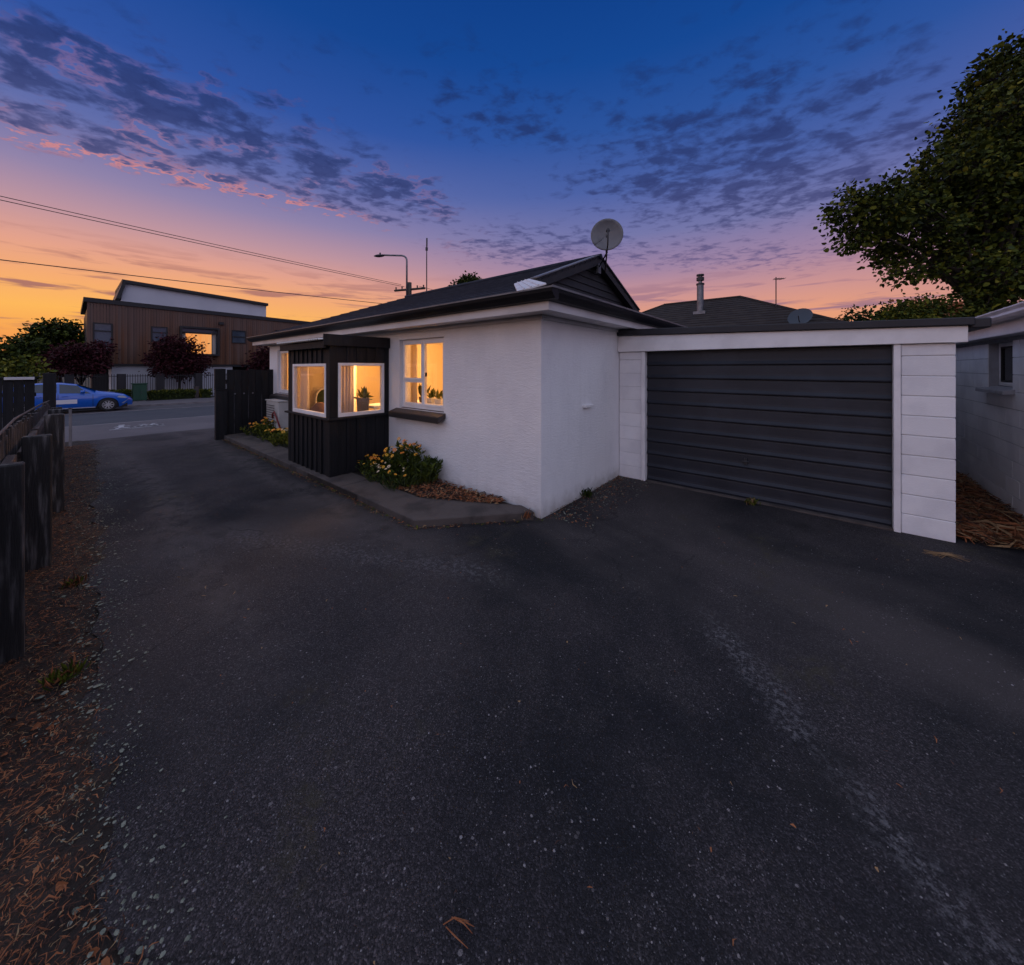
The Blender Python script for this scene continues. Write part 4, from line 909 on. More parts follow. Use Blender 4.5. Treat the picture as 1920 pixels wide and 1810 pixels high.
plant_at('flowering_plant', 'small daisy with orange blooms against the black porch end', 'plant', (-5.16, 2.98, hz), 0.28, 0.34, 46, 0.05, GRN, [0.4, 0.4, 0.2], 24, [M['petal_y'], M['petal_o'], M['petal_y']], grp, 34, fr=0.023)
plant_at('flowering_plant', 'leafy sprawling plant at the front of the bed by the bark', 'plant', (-4.25, 2.84, hz), 0.24, 0.36, 50, 0.055, GRN, [0.4, 0.3, 0.3], 6, [M['petal_c'], M['petal_y']], grp, 35, fr=0.02)
YL = [M['leaf_b'], M['leaf_y'], M['leaf_a']]
plant_at('flowering_plant', 'yellow flowering clump growing against the black gate fence', 'plant', (-10.25, 2.88, hz), 0.30, 0.40, 50, 0.06, YL, [0.4, 0.4, 0.2], 18, [M['petal_y'], M['petal_o']], grp, 36, fr=0.030)
plant_at('flowering_plant', 'tall orange flowering clump in front of the heat pump', 'plant', (-9.75, 2.98, hz), 0.48, 0.36, 46, 0.065, YL, [0.4, 0.35, 0.25], 16, [M['petal_o'], M['petal_y']], grp, 37, fr=0.032)
plant_at('flowering_plant', 'low green clump with yellow blooms between gate and porch', 'plant', (-9.15, 2.88, hz), 0.26, 0.40, 50, 0.06, YL, [0.45, 0.35, 0.2], 12, [M['petal_y'], M['petal_o']], grp, 38, fr=0.034)
plant_at('flowering_plant', 'pale yellow-green clump tucked against the porch drive side', 'plant', (-8.4, 2.84, hz), 0.34, 0.36, 60, 0.065, [M['leaf_y'], M['leaf_b']], [0.7, 0.3], 14, [M['petal_y'], M['petal_c']], grp, 39, fr=0.034)
# weeds at wall feet
def tuft(x, y, h, n, label, seedn, mats, z=0.012):
    rg = np.random.default_rng(seedn); P = np.array([x, y, z])+rg.normal(size=(n, 3))*np.array([h*.35, h*.35, 0.002]); D = rg.normal(size=(n, 3))*0.5+np.array([0, 0, 1.0])
    v, f = leaf_mesh(P, D, h*(0.5+0.7*rg.random(n)), 0.14, 0.1, seedn); leaves_obj('weed_tuft', v, f, mats, None, None, seedn, label=label, cat='weed')
tuft(XE+0.06, 4.30, 0.10, 60, 'dark green weed tuft at the foot of the end wall', 51, [M['leaf_a'], M['leaf_c']])
tuft(-0.62, YG-0.10, 0.09, 46, 'thin weed tuft growing before the middle of the garage door', 52, [M['leaf_b'], M['needle_c']])
tuft(-2.46, 3.22, 0.10, 22, 'few dry grass blades at the house corner', 53, [M['needle_c'], M['needle_a']], 0.03)
tuft(-3.1, -0.02, 0.08, 60, 'green grass tuft by the paling nearest the litter', 54, [M['leaf_b'], M['leaf_a'], M['needle_a']])
tuft(-2.35, -0.32, 0.10, 60, 'mossy green grass tuft under the fence in the litter', 55, [M['leaf_b'], M['leaf_a']])
tuft(-4.4, 0.02, 0.08, 50, 'brownish weed tuft between two fence posts', 56, [M['leaf_b'], M['needle_a'], M['needle_b']])
# heat pump on the far wall
t = thing('heat_pump', 'pale outdoor heat pump unit with pipe and red hose on the white wall', 'heat pump', (-9.80, 3.2, 0.3))
box('case', -10.15, -9.35, 3.02, 3.30, 0.30, 0.90, M['unit_grey'], t, bevel=0.015, seg=2); box('lid', -10.17, -9.33, 3.0, 3.32, 0.905, 0.93, M['unit_grey'], t, bevel=0.006)
for i in range(9): box('grille_bar', -10.10, -9.60, 3.005, 3.018, 0.36+i*0.055, 0.372+i*0.055, M['dark_steel'], t)
box('foot', -10.10, -10.02, 3.05, 3.28, 0.10, 0.298, M['dark_steel'], t); box('foot', -9.48, -9.40, 3.05, 3.28, 0.10, 0.298, M['dark_steel'], t)
MB().tube([(-10.22, 3.24, 0.2), (-10.22, 3.24, 0.92), (-10.22, 3.30, 1.0), (-10.22, 3.34, 1.0)], 0.025, 8).build('pipe', M['dark_steel'], t, smooth=True)
MB().tube([(-9.30, 3.1, 0.12), (-9.36, 3.0, 0.5), (-9.50, 2.98, 0.68), (-9.64, 2.99, 0.62), (-9.66, 3.0, 0.52)], 0.018, 8).build('hose', M['hose_red'], t, smooth=True)

# ------------------------------------------------------------------ garage
gar = thing('garage', 'white block garage with dark ribbed door and flat dark roof edge', 'garage', (-0.6, YG, 0))
dX0, dX1, BZ = -1.95, 0.60, 1.92
def block_mesh(w, h, d, mat, parent, axis=1):
    mb = MB(); mb.box(0, w, 0, d, 0, h) if axis == 1 else mb.box(0, d, 0, w, 0, h)
    me = bpy.data.meshes.new('block'); o0 = mb
    me.from_pydata(mb.v, [], mb.f); me.materials.append(mat)
    return me
def place_block(me, parent, loc, bev=0.006):
    o = bpy.data.objects.new('block', me); link(o, parent); o.location = Vector(loc)-org_of(parent)
    md = o.modifiers.new('edge', 'BEVEL'); md.width = bev; md.segments = 2; md.limit_method = 'ANGLE'; return o
# right pier: one block to a course; left pier: half blocks
box('pier_core', 0.662, 1.012, YG+0.010, YG+0.19, 0, BZ, M['mortar'], gar); box('pier_core', -2.35, -2.006, YG+0.010, YG+0.19, 0, BZ, M['mortar'], gar)
br = block_mesh(0.362, 0.193, 0.17, M['block'], gar); bl = block_mesh(0.345, 0.195, 0.17, M['block'], gar)
for i in range(10):
    h = 0.2 if i < 9 else 0.12
    if i < 9:
        place_block(br, gar, (0.657, YG+0.004*random.random(), i*0.2+0.002)); place_block(bl, gar, (-2.352, YG+0.003+0.002*random.random(), i*0.2+0.002), 0.003)
bt = block_mesh(0.362, 0.112, 0.17, M['block'], gar); place_block(bt, gar, (0.657, YG+0.001, 1.804)); bt2 = block_mesh(0.345, 0.112, 0.17, M['block'], gar); place_block(bt2, gar, (-2.352, YG+0.003, 1.804))
# side wall of the garage along the passage, in courses
sb_ = block_mesh(0.392, 0.193, 0.17, M['block'], gar, 0)
mb = MB(); mb.box(0.86, 1.008, YG+0.19, 11.0, 0, 2.08); mb.build('side_wall', M['mortar'], gar)
for i in range(10):
    for j in range(8):
        place_block(sb_, gar, (0.85, YG+0.20+j*0.4-(0.2 if i % 2 and j else 0), i*0.2+0.002), 0.004)
box('back_wall', -2.36, 0.86, 10.8, 11.0, 0, 2.08, M['mortar'], gar)
box('jamb', -2.003, dX0, YG-0.022, YG+0.10, 0.0, BZ, M['white_paint'], gar, bevel=0.004); box('jamb', dX1, 0.652, YG-0.022, YG+0.10, 0.0, BZ, M['white_paint'], gar, bevel=0.004)
mb = MB(); mb.extrude([(-2.355, YG-0.045, BZ+0.002), (1.085, YG-0.045, BZ+0.002), (1.085, YG-0.045, 2.075), (-2.355, YG-0.045, 2.165)], (0, 0.04, 0)); mb.build('lintel_board', M['white_paint'], gar, bevel=0.004)
mb = MB(); mb.extrude([(-2.35, YG-0.005, BZ+0.003), (1.0, YG-0.005, BZ+0.003), (1.0, YG-0.005, 2.07), (-2.35, YG-0.005, 2.16)], (0, 0.15, 0)); mb.build('lintel', M['mortar'], gar)
mb = MB(); mb.extrude([(-2.355, YG-0.085, 2.168), (1.12, YG-0.085, 2.078), (1.12, YG-0.085, 2.150), (-2.355, YG-0.085, 2.262)], (0, 0.075, 0)); mb.build('roof_edge', M['dark_flash'], gar, bevel=0.006)
mb = MB(); mb.extrude([(-2.355, YG-0.008, 2.17), (1.16, YG-0.008, 2.08), (1.16, YG-0.008, 2.13), (-2.355, YG-0.008, 2.24)], (0, 5.6, 0)); mb.build('roof', M['dark_flash'], gar)
box('side_gutter', 1.10, 1.22, YG-0.06, 11.0, 2.05, 2.142, M['dark_flash'], gar, bevel=0.01)
# ribbed door, ten pressed sections
door = thing('garage_door', 'charcoal ribbed steel garage door in the white block garage', 'garage door', ((dX0+dX1)/2, YG+0.07, 0))
sec = (BZ-0.05)/10
prof = [(0.0, 0.0), (0.003, 0.018), (0.010, 0.027), (0.022, 0.028), (0.034, 0.022), (0.056, 0.011), (0.080, 0.008), (0.120, 0.006), (0.165, 0.003), (0.180, 0.0), (sec-0.001, 0.0)]
me0 = None
for i in range(10):
    if me0 is None:
        mb = MB(); rows = []
        for z, off in prof: rows.append([(dX0+0.006+(dX1-dX0-0.012)*j/24, YG+0.075-off+0.0025*math.sin(j*0.9)+0.0015*math.sin(j*2.3+1), 0.03+z) for j in range(25)])
        mb.grid(rows); o = mb.build('panel', M['door_steel'], door, fix=False); me0 = o; sd = o.modifiers.new('thick', 'SOLIDIFY'); sd.thickness = 0.004
    else:
        o = bpy.data.objects.new('panel', me0.data); link(o, door); o.location = (0, 0.0015*math.sin(i*2.1), i*sec); sd = o.modifiers.new('thick', 'SOLIDIFY'); sd.thickness = 0.004
box('bottom_rail', dX0+0.004, dX1-0.004, YG+0.05, YG+0.09, 0.012, 0.032, M['dark_flash'], door, bevel=0.003)
box('backing', dX0+0.002, dX1-0.002, YG+0.085, YG+0.095, 0.012, BZ, M['black_trim'], door)
ph = onY(1398, 865, YG+0.05)
mb = MB(); mb.box(ph.x-0.014, ph.x+0.014, YG+0.030, YG+0.054, ph.z-0.04, ph.z+0.04); mb.tube([(ph.x-0.035, YG+0.022, ph.z), (ph.x+0.035, YG+0.022, ph.z)], 0.008, 8); mb.build('handle', M['dark_steel'], door)
# concrete lip at the threshold
box('threshold', dX0, dX1, YG-0.03, YG+0.10, -0.02, 0.026, M['concrete'], gar, bevel=0.006)

# ------------------------------------------------------------------ block building on the right
XR = 1.74; rb = thing('neighbour_building', 'grey painted block building with small dark window beside the garage', 'building', (XR, 7, 0))
wy0, wy1, wz0, wz1 = 7.00, 7.80, 1.40, 2.00
mb = MB(); wall_holes(mb, 0, XR+0.010, XR+0.19, 5.0, 11.2, 0, 2.04, [(wy0, wy1, wz0, wz1)]); mb.build('wall_core', M['mortar2'], rb, fix=False)
fb = block_mesh(0.393, 0.194, 0.16, M['block2'], rb, 0); hbk = block_mesh(0.193, 0.194, 0.16, M['block2'], rb, 0)
for i in range(10):
    y = 5.0; first = (i % 2 == 1)
    while y < 10.4:
        w = 0.2 if first else 0.4; first = False; z = i*0.2
        if z >= wz0-0.01 and y+w > wy0+0.01 and y < wy1-0.01:
            if y < wy0-0.01: place_block(hbk, rb, (XR+0.003*random.random(), y+0.003, z+0.003), 0.004)
            if y+w > wy1+0.01: place_block(hbk, rb, (XR+0.003*random.random(), y+0.203, z+0.003), 0.004)
        else: place_block(fb if w > 0.3 else hbk, rb, (XR+0.003*random.random(), y+0.003, z+0.003), 0.004)
        y += w
mb = MB(); frame_rect(mb, 0, XR+0.09, XR+0.14, wy0+0.002, wy1-0.002, wz0+0.05, wz1-0.002, 0.045); wf_ = mb.build('window', M['white_paint'], rb, bevel=0.004)
mb = MB(); frame_rect(mb, 0, XR+0.095, XR+0.13, wy0+0.05, wy1-0.05, wz0+0.10, wz1-0.05, 0.02); mb.build('frame', M['black_trim'], wf_)
box('pane', XR+0.110, XR+0.114, wy0+0.07, wy1-0.07, wz0+0.12, wz1-0.07, M['dark_glass'], wf_)
mb = MB(); mb.extrude([(XR-0.09, wy0-0.08, wz0+0.01), (XR-0.09, wy0-0.08, wz0-0.035), (XR+0.08, wy0-0.08, wz0-0.02), (XR+0.08, wy0-0.08, wz0+0.045)], (0, wy1-wy0+0.16, 0)); mb.build('sill', M['mortar2'], wf_, bevel=0.006)
box('fascia', XR-0.16, XR-0.13, 5.0, 11.2, 2.045, 2.20, M['block2'], rb, bevel=0.004); box('soffit', XR-0.128, XR+0.2, 5.0, 11.2, 2.045, 2.06, M['mortar2'], rb)
mb = MB(); prof2 = [(0, 0), (-0.10, 0), (-0.12, 0.03), (-0.10, 0.06), (-0.12, 0.09), (-0.115, 0.105), (0, 0.105)]
mb.extrude([(XR-0.16+u, 5.0, 2.19+z) for u, z in prof2], (0, 6.2, 0)); mb.build('gutter', M['panel_white'], rb, bevel=0.004)
mb = MB(); rows = []
for i in range(61):
    y = 5.0+6.2*i/60; h = 0.012*math.sin(i*math.pi/2*1.0); rows.append([(XR-0.22, y, 2.31+h), (XR+4.5, y, 2.75+h)])
mb.grid(rows); mb.build('roof', M['panel_white'], rb, fix=False)
box('wall', XR+0.2, XR+4.5, 11.0, 11.2, 0, 2.04, M['mortar2'], rb); box('wall', XR+0.2, XR+4.5, 5.2, 5.4, 0, 2.04, M['mortar2'], rb); box('wall', XR+4.3, XR+4.5, 5.4, 11.0, 0, 2.04, M['mortar2'], rb)

# ------------------------------------------------------------------ satellite dish on the gable
dc = atd(1138, 440, 5.9)
ds = thing('satellite_dish', 'grey round satellite dish on a bracket at the gable peak', 'satellite dish', (dc.x, dc.y, dc.z-0.5))
vw = (Vector((0, 0, EYE))-dc).normalized(); ax = (vw+Vector((-0.10, -0.15, 0.30))+Vector((CT, ST, 0))*0.22).normalized()
a = ax.orthogonal().normalized(); b = ax.cross(a); mb = MB(); rows = []; Rr = 0.255
for i in range(9):
    r = Rr*i/8; hgt = 0.06*(i/8)**2
    rows.append([tuple(dc+ax*(hgt-0.06)+(a*math.cos(2*math.pi*j/28)+b*math.sin(2*math.pi*j/28))*max(r, 0.002)) for j in range(29)])
mb.grid(rows); o = mb.build('reflector', M['dish'], ds, smooth=True, fix=False); sd = o.modifiers.new('thick', 'SOLIDIFY'); sd.thickness = 0.008
low = dc-Vector((0, 0, 1))*0.26+ax*0.02; foc = dc+ax*0.30-Vector((0, 0, 0.02))
MB().tube([low, low+ax*0.18+Vector((0, 0, 0.03)), foc], 0.011, 8).build('feed_arm', M['dark_steel'], ds, smooth=True)
MB().tube([foc-ax*0.01, foc-ax*0.07], [0.024, 0.03], 10).build('feed_horn', M['dark_steel'], ds, smooth=True)
clamp_ = dc-ax*0.07-Vector((0, 0, 0.28)); f1 = Vector((GX+0.12, ym-0.02, RZ-0.17)); f2 = Vector((GX+0.12, ym+0.22, RZ-0.22))
mb = MB(); mb.tube([dc-ax*0.055, dc-ax*0.10-Vector((0, 0, 0.12)), clamp_], 0.018, 8); mb.build('mast', M['dark_steel'], ds, smooth=True)
MB().tube([clamp_, f1], 0.013, 8).build('strut', M['dark_steel'], ds); MB().tube([clamp_-Vector((0, 0, 0.02)), f2], 0.013, 8).build('strut', M['dark_steel'], ds)
MB().box(f1.x-0.02, f1.x+0.02, f1.y-0.05, f1.y+0.05, f1.z-0.10, f1.z+0.06).build('foot_plate', M['steel'], ds)

# ------------------------------------------------------------------ black gate fence by the house
gp = ground(411, 822); gX = -10.75
gf = thing('gate_fence', 'black vertical board gate fence between the drive and the house', 'fence', (gX, 2.8, 0))
gy_0 = 2.16
box('post', gX-0.02, gX+0.10, gy_0, gy_0+0.22, -0.05, 1.16, M['black_board'], gf, bevel=0.006); box('post_cap', gX-0.03, gX+0.11, gy_0-0.01, gy_0+0.23, 1.163, 1.19, M['black_board'], gf, bevel=0.005)
box('post', gX-0.06, gX+0.04, gy_0+0.0, gy_0+0.20, 1.192, 1.66, M['black_board'], gf, bevel=0.006)
y = gy_0+0.23; i = 0
while y < YF+0.10:
    box('board', gX-0.012+0.012*(i % 2), gX+0.012+0.012*(i % 2), y, y+0.138, 0.10, 1.64-0.012*(i % 3), M['black_board'], gf, bevel=0.003); y += 0.142; i += 1
box('rail', gX-0.06, gX-0.014, gy_0+0.22, YF+0.1, 0.35, 0.45, M['black_board'], gf); box('rail', gX-0.06, gX-0.014, gy_0+0.22, YF+0.1, 1.30, 1.40, M['black_board'], gf)
for q in range(3):
    yy = gy_0+0.38+q*0.18; mb = MB(); mb.tube([(gX+0.026, yy, 1.06), (gX+0.04, yy, 1.06)], 0.018, 10); mb.build('bolt', M['steel'], gf)

# ------------------------------------------------------------------ old fence on the left
lf = thing('paling_fence', 'weathered black paling fence with short posts along the litter strip', 'fence', (-6, -0.2, 0))
for (x, w, h, y) in ((-3.56, 0.17, 1.13, -0.165), (-4.98, 0.155, 1.12, -0.09), (-6.72, 0.145, 1.15, -0.03), (-8.9, 0.14, 1.05, -0.06), (-11.1, 0.14, 0.95, -0.08)):
    mb = MB(); mb.box(x-0.045, x+0.045, y-w, y, gz(x)-0.08, gz(x)+h); mb.build('post', M['old_board'], lf, bevel=0.008)
for (xa_, xb_) in ((-2.2, -3.5), (-3.62, -4.92), (-5.04, -6.66), (-6.78, -8.84), (-8.96, -11.04), (-11.16, -12.6)):
    za_, zb_ = 0.99+gz(xa_)-0.02*max(0, -7-xa_), 0.99+gz(xb_)-0.02*max(0, -7-xb_); y0_ = -0.315 if xa_ > -5 else -0.27
    MB().add([(xa_, y0_, za_-0.09), (xb_, y0_, zb_-0.09), (xb_, y0_+0.05, zb_-0.09), (xa_, y0_+0.05, za_-0.09), (xa_, y0_, za_), (xb_, y0_, zb_), (xb_, y0_+0.05, zb_), (xa_, y0_+0.05, za_)],
             [(0, 3, 2, 1), (4, 5, 6, 7), (0, 1, 5, 4), (1, 2, 6, 5), (2, 3, 7, 6), (3, 0, 4, 7)]).build('rail', M['old_rail'], lf, bevel=0.004)
x = -2.4; i = 0
while x > -12.6:
    g0 = gz(x); h = 1.16+0.02*math.sin(i*1.7)+0.015*math.sin(i*4.1)-0.012*max(0, -6-x)*2.2
    yb = -0.345 if x > -5 else -0.345+min(0.07, (-5-x)*0.03)
    if not (-2.6 < x): box('paling', x-0.052, x+0.052, yb, yb+0.022, g0-0.02, g0+h, M['old_board'], lf, bevel=0.003)
    x -= 0.128; i += 1
MB().tube([(-2.4, -0.335, 1.17), (-6.0, -0.335, 1.185), (-9.0, -0.27, 1.13), (-12.6, -0.27, 0.98)], 0.010, 6).build('capping', M['old_rail'], lf)
wp = thing('white_post', 'thin white marker post at the street end of the paling fence', 'post', (-13.8, 0.02, gz(-13.8)))
box('shaft', -13.83, -13.78, 0.0, 0.05, gz(-13.8)-0.05, 0.70, M['kerb'], wp, bevel=0.008); box('cap', -13.84, -13.77, -0.01, 0.06, 0.703, 0.72, M['old_rail'], wp, bevel=0.006)
# neighbour's tall dark frontage fence further left
nf = thing('frontage_fence', 'tall black board frontage fence beyond the paling fence', 'fence', (-14.4, -3, gz(-14.4)))
y = -0.52; i = 0
while y > -9:
    box('board', -14.42+0.012*(i % 2), -14.395+0.012*(i % 2), y-0.148, y, gz(-14.4)-0.02, 1.42, M['black_board'], nf, bevel=0.003); y -= 0.152; i += 1
box('rail', -14.48, -14.425, -9, -0.5, 1.0, 1.09, M['black_board'], nf); box('capping', -14.49, -14.36, -9, -0.5, 1.423, 1.465, M['black_board'], nf, bevel=0.005)
box('cap_bracket', -14.35, -14.33, -0.95, -0.52, 1.40, 1.462, M['fascia'], nf, bevel=0.004)
box('post', -14.55, -14.40, -0.40, -0.20, gz(-14.4)-0.05, 1.55, M['black_board'], nf, bevel=0.006)

# ------------------------------------------------------------------ brown-roofed house behind
nh = thing('rear_house', 'low house with brown hipped roof rising behind the garage', 'house', (-3.8, 17.4, 0))
rz, rp, w_ = 4.55, 0.52, 4.6; xa, xb, ry = -5.4, -2.4, 17.4; ez = rz-rp*w_
E = [(xa-w_, ry-w_), (xb+w_, ry-w_), (xb+w_, ry+w_), (xa-w_, ry+w_)]
def slope_quads(p0, p1, q0, q1, n=22):
    mb = MB()
    for i in range(n):
        t0, t1 = i/n, (i+1)/n; L = lambda a, b, t: Vector(a)+(Vector(b)-Vector(a))*t; up = Vector((0, 0, 0.02))
        mb.quad(L(p0, q0, t0)+up, L(p1, q1, t0)+up, L(p1, q1, t1), L(p0, q0, t1)); mb.quad(L(p0, q0, t0), L(p1, q1, t0), L(p1, q1, t0)+up, L(p0, q0, t0)+up)
    return mb
A3, B3 = (xa, ry, rz), (xb, ry, rz); E3 = [(x, y, ez) for x, y in E]
r0 = slope_quads(E3[0], E3[1], A3, B3).build('roof', M['roof_brown'], nh, fix=False); slope_quads(E3[1], E3[2], B3, B3).build('roof_slope', M['roof_brown'], r0, fix=False)
slope_quads(E3[2], E3[3], B3, A3).build('roof_slope', M['roof_brown'], r0, fix=False); slope_quads(E3[3], E3[0], A3, A3).build('roof_slope', M['roof_brown'], r0, fix=False)
MB().tube([A3, B3], 0.07, 6).build('ridge_cap', M['roof_brown'], r0); MB().tube([B3, E3[1]], 0.06, 6).build('hip_cap', M['roof_brown'], r0); MB().tube([A3, E3[0]], 0.06, 6).build('hip_cap', M['roof_brown'], r0)
box('wall', xa-w_+0.5, xb+w_-0.5, ry-w_+0.5, ry+w_-0.5, -0.03, ez+0.1, M['mortar2'], nh)
def on_rear(px, py):
    r = ray(px, py); t = (rz-rp*ry-EYE)/(r.z-rp*r.y); return Vector((r.x*t, r.y*t, EYE+r.z*t))
fb_ = on_rear(1313, 586); ft = EYE+175/690*depth(fb_)
mb = MB(); mb.tube([fb_-Vector((0, 0, 0.15)), (fb_.x, fb_.y, ft-0.42)], 0.125, 14); fl = mb.build('flue', M['steel'], nh, smooth=False)
for (za, zb, r) in ((ft-0.42, ft-0.36, 0.15), (ft-0.25, ft-0.12, 0.14), (ft-0.06, ft, 0.14)): MB().tube([(fb_.x, fb_.y, za), (fb_.x, fb_.y, zb)], r, 14).build('cowl_ring', M['dark_steel'], fl)
MB().tube([(fb_.x, fb_.y, ft-0.36), (fb_.x, fb_.y, ft-0.05)], 0.07, 10).build('cowl_core', M['steel'], fl)
box('flashing', fb_.x-0.22, fb_.x+0.22, fb_.y-0.2, fb_.y+0.2, fb_.z-0.15, fb_.z+0.03, M['steel'], fl)
p0 = on_rear(1455, 580); d0 = depth(p0)
an_ = thing('roof_aerial', 'thin television aerial on the brown hipped roof', 'aerial', p0)
zt = EYE+170/690*d0; MB().tube([p0-Vector((0, 0, 0.1)), (p0.x, p0.y, zt)], 0.018, 6).build('mast', M['dark_steel'], an_)
MB().tube([(p0.x-0.06, p0.y-0.05, zt-0.06), (p0.x+0.22, p0.y+0.18, zt-0.06)], 0.012, 6).build('boom', M['dark_steel'], an_)
for q in range(4): MB().tube([(p0.x+q*0.06+0.10, p0.y+q*0.05-0.10, zt-0.06), (p0.x+q*0.06-0.10, p0.y+q*0.05+0.10, zt-0.06)], 0.008, 5).build('element', M['dark_steel'], an_)
p0 = on_rear(1505, 604); dd = p0+Vector((-0.05, -0.15, 0.12))
rd = thing('roof_dish', 'small dark satellite dish low on the brown hipped roof', 'satellite dish', p0)
ax = Vector((-0.2, -0.8, 0.5)).normalized(); a = ax.orthogonal().normalized(); b = ax.cross(a); rows = []; Rr = 0.32
for i in range(7): rows.append([tuple(dd+ax*(0.06*(i/6)**2)+(a*math.cos(2*math.pi*j/22)+b*math.sin(2*math.pi*j/22))*max(Rr*i/6, 0.002)) for j in range(23)])
mb = MB(); mb.grid(rows); mb.build('reflector', M['dish_dark'], rd, smooth=True, fix=False)
MB().tube([dd-Vector((0, 0, 0.3)), dd+ax*0.25-Vector((0, 0, 0.08))], 0.014, 6).build('feed_arm', M['dark_steel'], rd); MB().tube([p0-Vector((0, 0, 0.1)), dd-ax*0.02], 0.02, 6).build('mast', M['dark_steel'], rd)

# ------------------------------------------------------------------ street lamp, pole and wires
XP = -19.2
pp = onX(768, 545, XP); g0 = -0.4
up_ = thing('utility_pole', 'timber power pole with two crossarms behind the house roof', 'power pole', (XP, pp.y, g0))
zt = EYE+160/690*depth(pp)
MB().tube([(XP, pp.y, g0-0.1), (XP, pp.y, zt)], [0.17, 0.12], 10).build('pole', M['polewood'], up_, smooth=True)
za = EYE+147/690*depth(pp); 
for (zz_, rot, L) in ((za, 0.35, 1.1), (za-0.45, -0.6, 0.95)):
    dxy = Vector((math.cos(rot), math.sin(rot), 0)); o = Vector((XP, pp.y, zz_))
    MB().tube([o-dxy*L, o+dxy*L], 0.07, 4).build('crossarm', M['polewood'], up_)
    for q in (-0.9, -0.5, 0.5, 0.9): MB().tube([o+dxy*L*q, o+dxy*L*q+Vector((0, 0, 0.20))], [0.03, 0.05], 6).build('insulator', M['dark_steel'], up_)
lp = thing('street_lamp', 'grey steel street lamp arm reaching over the road above the pole', 'street lamp', (XP+0.02, pp.y-0.25, zt-1.0))
lt = EYE+209/690*depth(pp); av = Vector((-CT, -ST, 0)); p0 = Vector((XP, pp.y-0.2, 0))
pts = [p0+Vector((0, 0, zt-1.2)), p0+Vector((0, 0, lt-0.35))]+[p0+av*0.3*(1-math.cos(t))+Vector((0, 0, lt-0.3+0.3*math.sin(t))) for t in (0.3, 0.7, 1.1, 1.57)]+[p0+av*1.5+Vector((0, 0, lt+0.03))]
MB().tube(pts, 0.055, 8).build('arm', M['steel'], lp, smooth=True)
mb = MB(); rows = []; sv = Vector((ST, -CT, 0))
for i in range(9):
    t = i/8; w = 0.15*math.sin(math.pi*min(1, 0.12+t*0.92))**0.5; hgt = 0.085*math.sin(math.pi*min(1, 0.1+t*0.9))**0.6
    rows.append([tuple(p0+av*(1.4+0.62*t)+sv*w*math.cos(2*math.pi*j/10)+Vector((0, 0, lt-0.03*t+hgt*math.sin(2*math.pi*j/10)))) for j in range(11)])
mb.grid(rows); mb.build('lantern', M['dark_steel'], lp, smooth=True); pc = p0+av*1.62; MB().tube([(pc.x, pc.y, lt+0.06), (pc.x, pc.y, lt+0.17)], 0.05, 8).build('photocell', M['dark_steel'], lp)
def wire(a, b, sag, label, r=0.013, n=24):
    a, b = Vector(a), Vector(b); mb = MB(); mb.tube([a+(b-a)*(i/n)-Vector((0, 0, sag*4*(i/n)*(1-i/n))) for i in range(n+1)], r, 5); mb.build('power_line', M['wire'], None, smooth=True, fix=False, label=label, cat='power line', group='power lines along the street')
def wire_px(px0, py0, px1, py1, X, label, ext=3.0, sag=0.25, r=0.013):
    a, b = onX(px0, py0, X), onX(px1, py1, X); d = b-a; a2 = a-d*ext*0.3; wire(a2, b, sag, label, r)
wire_px(0, 359, 752, 534, XP-0.5, 'upper power line strung high to the pole crossarm, outer of the close pair', 3, 0.15)
wire_px(0, 366, 758, 538, XP-0.1, 'upper power line strung high to the pole crossarm, inner of the close pair', 3, 0.15)
wire_px(0, 480, 730, 571, XP, 'single low power line passing across the timber building', 3, 0.12, 0.016)
a = onX(786, 537, XP); wire(a, (XP, a.y+40, a.z+0.1), 0.5, 'far power line running on beyond the pole')
ar = atd(800, 560, 30); am = thing('radio_mast', 'tall thin whip aerial rising behind the house roof', 'aerial', (ar.x, ar.y, -0.5))
zt2 = EYE+(690-447)/690*30
MB().tube([(ar.x, ar.y, -0.5), (ar.x, ar.y, zt2-1.6), (ar.x+0.03, ar.y, zt2)], [0.06, 0.045, 0.03], 6).build('mast', M['dark_steel'], am); MB().tube([(ar.x, ar.y, zt2-1.0), (ar.x, ar.y, zt2-0.75)], 0.10, 8).build('collar', M['dark_steel'], am); MB().tube([(ar.x+0.02, ar.y, zt2-0.7), (ar.x+0.03, ar.y, zt2)], 0.06, 8).build('tip', M['dark_steel'], am)

# ------------------------------------------------------------------ timber building across the street
XB = -36.0
tbd = thing('timber_building', 'two-storey vertical timber clad building with white upper volume across the street', 'building', (XB, 5, -0.5))
yl = onX(163, 600, XB).y; yr = onX(625, 607, XB).y; zt0 = onX(163, 566, XB).z; zt1 = onX(575, 610, XB).z; zb0 = 1.95
mb = MB(); y = yl; nbd = int((yr-yl)/0.14)
for i in range(nbd):
    a = yl+i*0.14; t = (a-yl)/(yr-yl); z1 = zt0+(zt1-zt0)*t
    mb.box(XB+0.004*(i % 3), XB+0.03+0.008*(i % 2)+0.004*((i*7) % 3), a+0.006, a+0.134, zb0, z1)
mb.build('cladding_boards', M['cedar'], tbd, kind='stuff', fix=False)
box('wall', XB-9, XB, yl+0.02, yr, zb0-0.02, min(zt0, zt1)-0.02, M['black_trim'], tbd)
mb = MB(); mb.extrude([(XB-9, yl-0.15, zt0), (XB-9, yr+0.1, zt1), (XB-9, yr+0.1, zt1+0.28), (XB-9, yl-0.15, zt0+0.28)], (9.12, 0, 0)); mb.build('parapet_cap', M['black_trim'], tbd)
box('soffit_trim', XB-2, XB+0.05, yl, yr, zb0-0.14, zb0-0.022, M['black_trim'], tbd)
